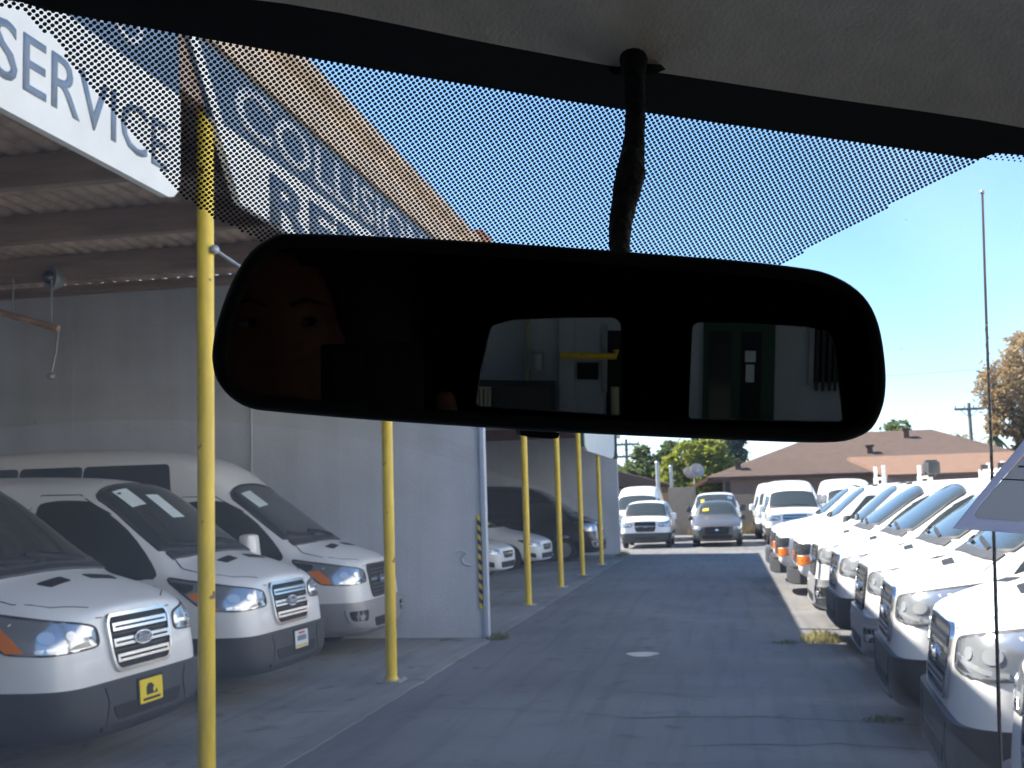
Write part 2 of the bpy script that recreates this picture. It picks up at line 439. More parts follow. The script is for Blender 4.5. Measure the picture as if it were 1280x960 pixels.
class Veh:
    def __init__(self, name, label, cat, stations, wheels, arch_r=.42, group=None, level=2):
        self.root = thing(name, label, cat, group=group)
        self.bm = loft_body(stations, wheels, arch_r, level)
        self.bvh = BVHTree.FromBMesh(self.bm)
    def hit(self, u, v, mode):
        q = .70710678
        if mode == 'front': o, d = Vector((3, u, v)), Vector((-1, 0, 0))
        elif mode == 'rear': o, d = Vector((-12, u, v)), Vector((1, 0, 0))
        elif mode == 'top': o, d = Vector((u, v, 6)), Vector((0, 0, -1))
        elif mode in ('l', 'r'):
            s = 1 if mode == 'l' else -1
            o, d = Vector((u, 4*s, v)), Vector((0, -s, 0))
        else:
            s = 1 if mode == 'dl' else -1
            d = Vector((-q, -s*q, 0)); o = Vector((-q*u, s*q*u, v)) - d*4
        r = self.bvh.ray_cast(o, d)
        if r[0] is None:
            p = self.bvh.find_nearest(o + d*4)[0]
            return p, d
        return r[0], d
    def patch(self, name, poly, mode, mat, off=.004, th=.014, res=.09, parent=None, smooth=50):
        bm = bmesh.new()
        vs = [bm.verts.new((p[0], p[1], 0)) for p in poly]
        bm.faces.new(vs)
        for ax in (0, 1):
            lo, hi = min(p[ax] for p in poly), max(p[ax] for p in poly)
            k = int((hi-lo)/res)
            for i in range(1, k+1):
                c = [0, 0, 0]; c[ax] = lo+(hi-lo)*i/(k+1); nn = [0, 0, 0]; nn[ax] = 1
                bmesh.ops.bisect_plane(bm, geom=list(bm.verts)+list(bm.edges)+list(bm.faces), plane_co=c, plane_no=nn, dist=1e-5)
        bmesh.ops.triangulate(bm, faces=[f for f in bm.faces if len(f.verts) > 4])
        return self._solid(name, bm, mode, mat, off, th, parent, smooth)
    def _solid(self, name, bm, mode, mat, off, th, parent, smooth):
        base = {}
        for v in bm.verts:
            p, d = self.hit(v.co.x, v.co.y, mode)
            v.co = p - d*off; base[v] = p - d*(off-th)
        be = [e for e in bm.edges if len(e.link_faces) == 1]
        low = {}
        for e in be:
            for v in e.verts:
                if v not in low: low[v] = bm.verts.new(base[v])
        for e in be:
            a, b = e.verts
            bm.faces.new((a, b, low[b], low[a]))
        return obj(name, bm, mat, self.root if parent is None else parent, smooth=smooth)
    def stroke(self, name, pts, mode, width, mat, off=.006, th=.012, seg=.08, parent=None, closed=False):
        P = [Vector(p) for p in pts]
        if closed: P.append(P[0])
        Q = [P[0]]
        for a, b in zip(P, P[1:]):
            k = max(1, int((b-a).length/seg))
            for i in range(1, k+1): Q.append(a.lerp(b, i/k))
        bm = bmesh.new(); L = []
        for i, p in enumerate(Q):
            a, b = Q[max(0, i-1)], Q[min(len(Q)-1, i+1)]
            if closed and i in (0, len(Q)-1): a, b = Q[-2], Q[1]
            t = (b-a).normalized(); nn = Vector((-t.y, t.x))*width/2
            L.append((bm.verts.new((p.x+nn.x, p.y+nn.y, 0)), bm.verts.new((p.x-nn.x, p.y-nn.y, 0))))
        for (a, b), (c, d) in zip(L, L[1:]): bm.faces.new((a, b, d, c))
        return self._solid(name, bm, mode, mat, off, th, parent, 60)
    def split(self, name, cuts, pred, mat, grow=.012, push=0):
        bm = self.bm
        for co, no in cuts:
            bmesh.ops.bisect_plane(bm, geom=list(bm.verts)+list(bm.edges)+list(bm.faces), plane_co=co, plane_no=no, dist=1e-4)
        fs = [f for f in bm.faces if pred(f.calc_center_median())]
        nb = bmesh.new(); mp = {}
        for f in fs:
            vs = []
            for v in f.verts:
                if v not in mp: mp[v] = nb.verts.new(v.co)
                vs.append(mp[v])
            nb.faces.new(vs)
        bmesh.ops.delete(bm, geom=fs, context='FACES')
        nb.normal_update()
        if grow:
            be = [e for e in nb.edges if len(e.link_faces) == 1]
            orig = {v: v.co.copy() for e in be for v in e.verts}
            for v in nb.verts:
                v.co += v.normal*grow
                if push and v.co.z > .2: v.co.x += push*max(0, min(1, (v.co.x+.45)/.40))
            low = {v: nb.verts.new(c) for v, c in orig.items()}
            for e in be:
                a, b = e.verts; nb.faces.new((a, b, low[b], low[a]))
        return obj(name, nb, mat, self.root, smooth=38)
    def finish(self, mat):
        o = obj('body', self.bm, mat, self.root, smooth=38, recalc=False)
        return o
    def warp(self, dz, dx):
        """taller cab: everything above the belt rises and leans back"""
        def go(o):
            if o.name.startswith(('wheel', 'rim')): return
            if o.type == 'MESH':
                for v in o.data.vertices:
                    z = v.co.z
                    f = max(0, min(1, (z-.85)/.30)); f = f*f*(3-2*f)
                    v.co.x -= f*dx*min(max(-v.co.x, 0), 1.5)
                    if z > 1.1: v.co.z = 1.1+(z-1.1)*(1+dz)
                o.data.update()
            for c in o.children: go(c)
        go(self.root)
    def wheel(self, x, s, r=.345, yo=.97, wd=.21, cap=None):
        bm = bmesh.new()
        ri = r*.62
        prof = [(ri, -wd/2), (r*.9, -wd/2), (r*.985, -wd*.38), (r, -wd*.2), (r, wd*.2), (r*.985, wd*.38), (r*.9, wd/2), (ri, wd/2)]
        lathe(bm, prof, (x, s*(yo-wd/2), r), 28)
        t = obj('wheel', bm, 'tyre', self.root, smooth=40)
        bm = bmesh.new()
        sgn = s
        prof = [(ri*1.02, 0), (ri*.97, -.012*sgn), (ri*.90, -.05*sgn), (ri*.55, -.035*sgn), (ri*.42, -.012*sgn), (ri*.25, .004*sgn)]
        lathe(bm, prof, (x, s*(yo+.002), r), 24)
        for k in range(8):
            a = 2*math.pi*k/8
            c = (x+math.cos(a)*ri*.72, s*(yo-.028), r+math.sin(a)*ri*.72)
            ball(bm, c, .024, 1, .5, 1, 8)
        rm = obj('rim', bm, cap or 'rim', t, smooth=40)
        return t
    def mirror_arm(self, s, x, y, z, mat, h=.27, w_=.21):
        bm = bmesh.new()
        tube(bm, [(x, s*(y-.12), z-.07), (x+.02, s*(y+.06), z-.02)], [.045, .035], 8)
        pr = bmesh.new()
        box(pr, x-.05, x+.07, s*(y+.02), s*(y+.02+w_), z-h*.45, z+h*.55, bev=.045)
        for v in pr.verts: v.co.x += (v.co.z-z)*-.12 - abs(v.co.y-s*(y+.02))*.22
        me = bpy.data.meshes.new('tmp'); pr.to_mesh(me); pr.free(); bm.from_mesh(me); bpy.data.meshes.remove(me)
        o = obj('side_mirror', bm, mat, self.root, smooth=50)
        bm = bmesh.new(); box(bm, x-.056-.0, x-.051, s*(y+.045), s*(y+w_-.005), z-h*.36, z+h*.46)
        for v in bm.verts: v.co.x += (v.co.z-z)*-.12 - abs(v.co.y-s*(y+.02))*.22
        obj('mirror_pane', bm, 'chrome', o)

def oval(cu, cv, a, b, n=20): return [(cu+a*math.cos(2*math.pi*k/n), cv+b*math.sin(2*math.pi*k/n)) for k in range(n)]

def badge(V, z, parent, a=.125, b=.05, off=.04):
    rim = V.patch('badge', oval(0, z, a, b), 'front', 'chrome', off=off, th=.03, res=.2, parent=parent)
    rim_in = V.patch('badge_field', oval(0, z, a*.9, b*.84), 'front', 'badge', off=off+.003, th=.006, res=.2, parent=rim)
    bm = text_bm('Ford', b*1.05, bold=.01, depth=.003, width=a*1.25)
    p, d = V.hit(0, z, 'front')
    x = p.x+off+.003
    m = Matrix(((0, 0, 1, x), (1, 0, 0, -a*.625), (0, 1, 0, z-b*.52), (0, 0, 0, 1)))
    bm.transform(m)
    for v in bm.verts: v.co.x += .001
    # letters join the field as one print
    me = bpy.data.meshes.new('t'); bm.to_mesh(me); bm.free()
    fm = rim_in.data; nb = bmesh.new(); nb.from_mesh(fm); n0 = len(nb.faces); nb.from_mesh(me); nb.faces.ensure_lookup_table()
    for f in nb.faces[n0:]: f.material_index = 1
    nb.to_mesh(fm); nb.free(); bpy.data.meshes.remove(me); fm.materials.append(MAT['sign_letter_white'])

def plate(V, kind, y, z, off=.045):
    h = .085; wd = .16
    mt = {'yellow': 'yellow_flat', 'white': 'plate_white'}[kind]
    hold = V.patch('plate_holder', rounded([(y-wd-.02, z-h-.03), (y+wd+.02, z-h-.03), (y+wd+.02, z+h+.02), (y-wd-.02, z+h+.02)], .02), 'front', 'plastic_dark', off=off, th=.03, res=.12)
    p = V.patch('number_plate', rounded([(y-wd, z-h), (y+wd, z-h), (y+wd, z+h), (y-wd, z+h)], .015), 'front', mt, off=off+.006, th=.01, res=.12, parent=hold)
    if kind == 'yellow':
        V.patch('plate_emblem', [(y-.075, z-.03), (y+.08, z-.03), (y+.08, z-.012), (y+.03, z+.012), (y+.0, z+.05), (y-.05, z+.05), (y-.075, z+.02)], 'front', 'black_flat', off=off+.008, th=.003, res=.2, parent=p)
        V.patch('plate_emblem', oval(y+.035, z+.0, .02, .02, 10), 'front', 'yellow_flat', off=off+.010, th=.003, res=.2, parent=p)
        V.stroke('plate_print', [(y-.12, z-.06), (y+.12, z-.06)], 'front', .018, 'black_flat', off=off+.008, th=.003, parent=p)
    else:
        V.stroke('plate_print', [(y-.11, z+.01), (y+.11, z+.01)], 'front', .05, 'sign_letter', off=off+.008, th=.003, parent=p)
        V.stroke('plate_print', [(y-.14, z-.065), (y+.14, z-.065)], 'front', .022, 'yellow', off=off+.008, th=.003, parent=p)
        V.stroke('plate_print', [(y-.08, z+.06), (y+.08, z+.06)], 'front', .018, 'red', off=off+.008, th=.003, parent=p)

def rack(V, xs, z, wd=.66, up=.34, mat='paint_white'):
    bm = bmesh.new()
    for x in xs:
        box(bm, x-.03, x+.03, -wd, wd, z+.07, z+.12)
        for s in (-1, 1):
            box(bm, x-.045, x+.045, s*(wd)-.04, s*(wd)+.04, z-.06, z+.12)
            if up: box(bm, x-.035, x+.035, s*wd-.025, s*wd+.025, z+.1, z+.1+up, bev=.012)
            else: box(bm, x-.05, x+.05, s*wd*.8-.04, s*wd*.8+.04, z+.1, z+.19, bev=.012, mi=1)
    return obj('roof_rack', bm, [mat, 'plastic'], V.root, smooth=40)

def transit(label, roof='low', paint='paint_white', bumper='black', grille='bars', side_windows=False, plate_kind=None, plate_y=0, sheets=(), rack_x=None, rack_up=0, mirrors='paint_white', group=None, name='cargo_van', cat='van', k=1.0, pale_lens=False):
    up = {'low': 0, 'med': .36, 'high': .62}[roof]
    A = [  # x, w, zb, wbelt, zbelt, wtop, ztop, crown, d6, rake
        (0.0, .66, .33, .66, .93, .60, 1.105, .02, .05, -.16),
        (-.015, .80, .29, .80, .93, .74, 1.115, .03, .05, -.16),
        (-.06, .905, .26, .895, .95, .83, 1.135, .03, .05, -.16),
        (-.15, .965, .24, .96, .98, .885, 1.16, .035, .05, -.12),
        (-.28, .995, .23, .995, 1.02, .91, 1.19, .04, .05, -.06),
        (-.46, 1.015, .23, 1.01, 1.08, .915, 1.235, .045, .06, 0),
        (-.64, 1.02, .23, 1.015, 1.13, .90, 1.28, .045, .07, 0),
        (-.71, 1.02, .23, 1.015, 1.15, .89, 1.325, .04, .07, 0),
        (-.98, 1.025, .23, 1.01, 1.20, .845, 1.515, .035, .07, 0),
        (-1.30, 1.03, .23, 1.01, 1.22, .805, 1.742, .035, .08, 0),
        (-1.42, 1.03, .23, 1.01, 1.22, .795, 1.815, .035, .085, 0),
        (-1.62, 1.03, .23, 1.01, 1.22, .785, 1.87+up*.36, .035, .10, 0),
        (-2.15, 1.03, .23, 1.01, 1.22, .78, 1.91+up*.92, .03, .10, 0),
        (-3.8, 1.03, .23, 1.01, 1.22, .78, 1.93+up, .03, .10, 0),
        (-5.0, 1.02, .25, 1.0, 1.22, .77, 1.92+up, .03, .10, 0),
        (-5.26, .98, .30, .97, 1.22, .74, 1.87+up, .02, .09, 0),
        (-5.30, .90, .36, .89, 1.22, .68, 1.80+up, .01, .08, 0)]
    wh = ((-1.0, .36), (-4.3, .36))
    V = Veh(name, label, cat, A, wh, .415, group)
    if bumper == 'black':
        zc = .63
        V.split('bumper', [((0, 0, zc), (0, 0, 1)), ((-.70, 0, 0), (1, 0, 0))], lambda c: c.z < zc and c.x > -.70, 'plastic', .014, .022)
        V.patch('lower_intake', rounded([(-.42, .36), (.42, .36), (.48, .46), (-.48, .46)], .04), 'front', 'plastic_dark', off=.042, th=.04)
        V.stroke('bumper_lip', [(-.62, .325), (-.3, .315), (.3, .315), (.62, .325)], 'front', .03, 'plastic', off=.055, th=.05)
        for s in (-1, 1): V.stroke('bumper_crease', [(s*.56, .60), (s*.52, .50), (s*.56, .33)], 'front', .012, 'plastic_dark', off=.0405, th=.02)
    else:
        zc = .66
        bmat = 'paint_silver' if bumper == 'silver' else paint
        V.split('bumper', [((0, 0, zc), (0, 0, 1)), ((-.70, 0, 0), (1, 0, 0))], lambda c: c.z < zc and c.x > -.70, bmat, .012, .022)
        V.patch('lower_intake', rounded([(-.40, .33), (.40, .33), (.46, .44), (-.46, .44)], .04), 'front', 'plastic_dark', off=.040, th=.03)
        for s, m in ((1, 'dl'), (-1, 'dr')):
            fb = V.patch('fog_lamp', rounded([(.44, .40), (.78, .42), (.84, .58), (.42, .585)], .05), m, 'paint_silver', off=.052, th=.05)
            V.patch('fog_recess', rounded([(.47, .43), (.75, .445), (.79, .56), (.46, .56)], .04), m, 'plastic_dark', off=.055, th=.01, parent=fb)
            V.stroke('fog_trim', [(.50, .49), (.70, .50)], m, .03, 'chrome', off=.061, th=.01, parent=fb)
            V.patch('lamp_bowl', oval(.60, .48, .045, .035, 12), m, 'bowl', off=.063, th=.01, parent=fb, res=.2)
        V.stroke('bumper_crease', [(-.9, .36), (-.45, .30), (.45, .30), (.9, .36)], 'front', .03, bmat, off=.052, th=.06)
    # grille
    go = rounded([(-.35, .69), (.35, .69), (.405, .79), (.42, 1.02), (.385, 1.08), (-.385, 1.08), (-.42, 1.02), (-.405, .79)], .05, 3)
    g = V.patch('grille', go, 'front', 'plastic_dark', off=.006, th=.02)
    if grille == 'bars':
        V.stroke('grille_surround', go, 'front', .026, 'chrome', off=.026, th=.04, parent=g, closed=True)
        for z, hw in ((.995, .375), (.885, .385), (.775, .36)):
            V.stroke('grille_bar', [(-hw, z), (hw, z)], 'front', .056, 'chrome', off=.032, th=.04, parent=g)
            V.stroke('grille_slot', [(-hw+.03, z-.001), (hw-.03, z-.001)], 'front', .015, 'plastic_dark', off=.0335, th=.004, parent=g)
        for z in (.94, .828):
            V.stroke('grille_rib', [(-.37, z), (.37, z)], 'front', .012, 'plastic', off=.018, th=.02, parent=g)
    else:
        V.stroke('grille_surround', go, 'front', .020, 'plastic', off=.022, th=.03, parent=g, closed=True)
        for z in (.70, .745, .79, .835, .925, .97, 1.015):
            V.stroke('grille_bar', [(-.36, z), (.36, z)], 'front', .018, 'plastic', off=.022, th=.03, parent=g)
        V.stroke('grille_bar', [(-.39, .90), (.39, .90)], 'front', .03, 'chrome', off=.026, th=.03, parent=g)
    badge(V, .89, g)
    # headlights
    for s, m in ((1, 'dl'), (-1, 'dr')):
        hp = rounded([(.40, .885), (.80, .868), (1.05, .885), (1.21, 1.175), (1.10, 1.15), (.56, 1.06), (.42, 1.02)], .05, 3)
        h = V.patch('headlight', hp, m, 'lens', off=.008, th=.02, res=.07)
        V.stroke('headlight_edge', hp, m, .014, 'plastic', off=.010, th=.012, parent=h, closed=True)
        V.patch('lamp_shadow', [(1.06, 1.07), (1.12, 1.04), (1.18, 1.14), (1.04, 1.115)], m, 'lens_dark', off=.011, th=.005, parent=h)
        V.patch('turn_signal', [(.93, .89), (1.035, .893), (1.11, 1.03), (1.015, 1.055)], m, 'amber', off=.012, th=.006, parent=h)
        V.patch('lamp_bowl', oval(.79, .985, .055, .042, 16), m, 'bowl', off=.013, th=.006, parent=h, res=.2)
        V.patch('lamp_bowl', oval(.63, .985, .038, .032, 16), m, 'bowl', off=.013, th=.006, parent=h, res=.2)
        V.stroke('lamp_strip', [(.87, .895), (.76, .905), (.66, .928), (.58, .945), (.46, .95)], m, .024, 'bowl', off=.013, th=.006, parent=h)
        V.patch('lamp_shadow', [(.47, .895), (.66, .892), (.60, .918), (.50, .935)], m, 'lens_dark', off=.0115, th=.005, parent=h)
    # hood
    for s in (1, -1):
        V.patch('hood_vent', rounded([(-.525, s*.14), (-.445, s*.13), (-.415, s*.44), (-.495, s*.48)], .02), 'top', 'plastic_dark', off=.004, th=.012)
        V.stroke('hood_seam', [(-.13, s*.50), (-.24, s*.76), (-.42, s*.875), (-.62, s*.875), (-.74, s*.80)], 'top', .008, 'plastic_dark', off=.0015, th=.006)
        V.stroke('hood_seam', [(s*.51, 1.075), (s*.43, 1.072)], 'front', .007, 'plastic_dark', off=.0015, th=.006)
    mx = lambda x: -.69+(x+1.06)*.865
    ws = [(mx(x), y) for x, y in ((-1.06, 0), (-1.07, .4), (-1.12, .66), (-1.19, .80), (-1.235, .842), (-1.45, .815), (-1.70, .778), (-1.90, .757), (-1.93, .738), (-1.945, .4), (-1.95, 0))]
    ws = ws + [(x, -y) for x, y in ws[-2:0:-1]]
    wsh = V.patch('windshield', ws, 'top', 'glass_car', off=.012, th=.02, res=.055)
    V.stroke('windshield_seal', ws, 'top', .022, 'plastic', off=.016, th=.02, seg=.05, parent=wsh, closed=True)
    cw = [(-.985, 0), (-.99, .4), (-1.03, .68), (-1.09, .84), (-1.17, .83), (-1.10, .66), (-1.055, .4), (-1.045, 0), (-1.055, -.4), (-1.10, -.66), (-1.17, -.83), (-1.09, -.84), (-1.03, -.68), (-.99, -.4)]
    V.patch('cowl', [(mx(x), y) for x, y in cw], 'top', 'plastic', off=.016, th=.02, parent=wsh)
    V.stroke('wiper', [(mx(x), y) for x, y in ((-1.10, .55), (-1.14, .1), (-1.17, -.12))], 'top', .022, 'plastic_dark', off=.03, th=.022, parent=wsh)
    V.stroke('wiper', [(mx(x), y) for x, y in ((-1.10, -.12), (-1.14, -.5), (-1.22, -.72))], 'top', .022, 'plastic_dark', off=.03, th=.022, parent=wsh)
    for (x, y, dx, dy, mt) in sheets:
        V.patch('price_sheet', [(mx(x), y), (mx(x+dx), y), (mx(x+dx), y+dy), (mx(x), y+dy)], 'top', mt, off=.0145, th=.002, res=.15, parent=wsh)
    # sides
    for s, m in ((1, 'l'), (-1, 'r')):
        dw = spline([(-.80, 1.17), (-1.0, 1.16), (-1.90, 1.155), (-2.02, 1.20), (-2.03, 1.64), (-1.95, 1.73), (-1.56, 1.735), (-1.40, 1.69), (-1.12, 1.515), (-.85, 1.27)], True, 3)
        wdw = V.patch('side_window', dw, m, 'glass_car', off=.009, th=.015, res=.06)
        V.stroke('window_seal', [(-.90, 1.165), (-1.98, 1.15)], m, .02, 'plastic', off=.008, th=.012, parent=wdw)
        V.stroke('window_post', [(-1.16, 1.18), (-1.16, 1.49)], m, .035, 'plastic', off=.006, th=.01, parent=wdw)
        V.stroke('door_seam', [(-.86, 1.28), (-.80, 1.08), (-1.34, .84), (-1.46, .42), (-2.10, .40), (-2.13, .9), (-2.11, 1.68), (-2.02, 1.785), (-1.60, 1.78), (-1.28, 1.63)], m, .008, 'plastic_dark', off=.0015, th=.006)
        V.stroke('side_moulding', [(-1.46, .60), (-3.84, .60)], m, .11, 'plastic', off=.014, th=.03)
        V.stroke('side_moulding', [(-4.76, .60), (-5.15, .60)], m, .11, 'plastic', off=.014, th=.03)
        V.stroke('door_handle', [(-2.04, 1.05), (-1.88, 1.05)], m, .035, 'plastic', off=.025, th=.03)
        if side_windows:
            top = 1.76+up*.98
            for x0, x1 in ((-2.0, -3.40), (-3.415, -4.3), (-4.315, -5.1)):
                pts = rounded([(x1, 1.16), (x0, 1.16), (x0+(-.25 if x0 > -2.2 else 0), top), (x1, top)], .06, 3)
                V.patch('side_window', pts, m, 'glass_car', off=.004, th=.010)
        if mirrors: V.mirror_arm(s, -1.08, 1.0, 1.27, mirrors)
        for wx, _ in wh: V.wheel(wx, s, .345, .975)
    if plate_kind: plate(V, plate_kind, plate_y, .50)
    if rack_x: rack(V, rack_x, 1.95+up, up=rack_up)
    V.finish(paint)
    if k != 1.0:
        V.root.scale = (k[0], k[1], k[2])
    return V

def express(label, group=None, rack_x=None, beacon=False):
    A = [(0.0, .84, .52, .84, .86, .80, 1.085, .02, .04, -.10),
         (-.02, .93, .48, .93, .88, .88, 1.10, .03, .04, -.10),
         (-.10, .975, .44, .97, .92, .91, 1.13, .035, .05, -.08),
         (-.26, .99, .40, .985, 1.0, .915, 1.165, .045, .06, -.03),
         (-.60, .995, .38, .99, 1.06, .91, 1.22, .05, .07, 0),
         (-.88, 1.0, .38, .995, 1.10, .885, 1.27, .05, .08, 0),
         (-.97, 1.0, .38, .995, 1.13, .875, 1.33, .045, .08, 0),
         (-1.25, 1.0, .38, .99, 1.18, .84, 1.58, .04, .08, 0),
         (-1.50, 1.0, .38, .99, 1.20, .81, 1.79, .04, .08, 0),
         (-1.64, 1.0, .38, .99, 1.20, .80, 1.87, .04, .08, 0),
         (-2.0, 1.0, .38, .99, 1.20, .79, 1.92, .04, .09, 0),
         (-4.0, 1.0, .38, .99, 1.20, .78, 1.95, .04, .09, 0),
         (-5.2, .99, .40, .97, 1.20, .77, 1.94, .03, .09, 0),
         (-5.4, .95, .45, .93, 1.20, .73, 1.88, .02, .08, 0)]
    wh = ((-.98, .37), (-4.4, .37))
    V = Veh('cargo_van', label, 'van', A, wh, .43, group)
    bm = bmesh.new()
    prof = [(-.94, -.30), (-.90, -.03), (-.72, .085), (-.3, .115), (.3, .115), (.72, .085), (.90, -.03), (.94, -.30)]
    inner = [(y*.94, x-.13) for y, x in prof]
    for z0, z1, g in ((.40, .64, 0), (.645, .685, -.02)):
        poly = [(x+g, y) for y, x in prof] + [(x, y) for y, x in inner[::-1]]
        prism(bm, poly, z0, 'z', z1-z0)
    bmesh.ops.bevel(bm, geom=[e for e in bm.edges if abs(e.verts[0].co.z-e.verts[1].co.z) < 1e-5], offset=.018, segments=2, affect='EDGES')
    obj('bumper', bm, 'plastic', V.root, smooth=40)
    g = V.patch('grille', rounded([(-.52, .70), (.52, .70), (.52, 1.03), (-.52, 1.03)], .03), 'front', 'plastic_dark', off=.006, th=.02)
    for z in (.74, .785, .93, .975):
        V.stroke('grille_bar', [(-.5, z), (.5, z)], 'front', .016, 'plastic', off=.02, th=.03, parent=g)
    V.stroke('grille_band', [(-.52, .86), (.52, .86)], 'front', .075, 'paint_grey', off=.03, th=.04, parent=g)
    V.patch('badge', [(-.085, .845), (-.03, .845), (-.02, .835), (.02, .835), (.03, .845), (.085, .845), (.085, .875), (.03, .875), (.02, .885), (-.02, .885), (-.03, .875), (-.085, .875)], 'front', 'amber', off=.036, th=.01, res=.2, parent=g)
    for s, m in ((1, 'dl'), (-1, 'dr')):
        h = V.patch('headlight', rounded([(.42, .85), (.83, .86), (.84, 1.03), (.42, 1.03)], .03), m, 'lens_dark', off=.012, th=.03)
        V.patch('lamp_bowl', rounded([(.47, .88), (.62, .88), (.62, 1.0), (.47, 1.0)], .03), m, 'lens', off=.016, th=.006, parent=h)
        V.patch('turn_signal', rounded([(.42, .70), (.83, .71), (.83, .835), (.42, .835)], .02), m, 'amber', off=.016, th=.03, parent=h)
        V.stroke('lamp_rib', [(.44, .77), (.82, .775)], m, .012, 'plastic', off=.018, th=.006, parent=h)
        V.stroke('lamp_rib', [(.63, .72), (.63, .83)], m, .012, 'plastic', off=.018, th=.006, parent=h)
    ws = [(-0.960, 0), (-0.970, .4), (-1.020, .68), (-1.110, .78), (-1.390, .74), (-1.570, .68), (-1.610, .4), (-1.610, 0)]
    ws = ws + [(x, -y) for x, y in ws[-2:0:-1]]
    wsh = V.patch('windshield', ws, 'top', 'glass_car', off=.005, th=.012, res=.12)
    V.stroke('windshield_seal', ws, 'top', .022, 'plastic', off=.007, th=.012, parent=wsh, closed=True)
    V.stroke('wiper', [(-0.970, .55), (-1.020, .1), (-1.040, -.1)], 'top', .022, 'plastic_dark', off=.03, th=.022, parent=wsh)
    V.stroke('wiper', [(-0.970, -.1), (-1.020, -.5), (-1.070, -.7)], 'top', .022, 'plastic_dark', off=.03, th=.022, parent=wsh)
    V.patch('price_sheet', [(-1.330, -.6), (-1.170, -.6), (-1.170, -.3), (-1.330, -.3)], 'top', 'paper', off=.007, th=.003, res=.2, parent=wsh)
    for s, m in ((1, 'l'), (-1, 'r')):
        V.patch('side_window', rounded([(-1.10, 1.17), (-2.05, 1.15), (-2.05, 1.72), (-1.60, 1.74)], .06), m, 'glass_car', off=.004, th=.01)
        V.stroke('door_seam', [(-1.02, 1.28), (-1.05, .86), (-1.44, .8), (-1.48, .45), (-2.12, .45), (-2.12, 1.80)], m, .008, 'plastic_dark', off=.0015, th=.006)
        V.mirror_arm(s, -1.20, .98, 1.26, 'plastic', .25, .17)
        for wx, _ in wh: V.wheel(wx, s, .36, .95)
        # clearance lamps on the roof front
        V.patch('marker_lamp', oval(-1.80, s*.48, .05, .035, 10), 'top', 'plastic', off=.03, th=.03, res=.2)
    V.patch('marker_lamp', oval(-1.78, 0, .05, .035, 10), 'top', 'plastic', off=.03, th=.03, res=.2)
    if rack_x: rack(V, rack_x, 1.97, up=.26)
    V.finish('paint_white')
    return V

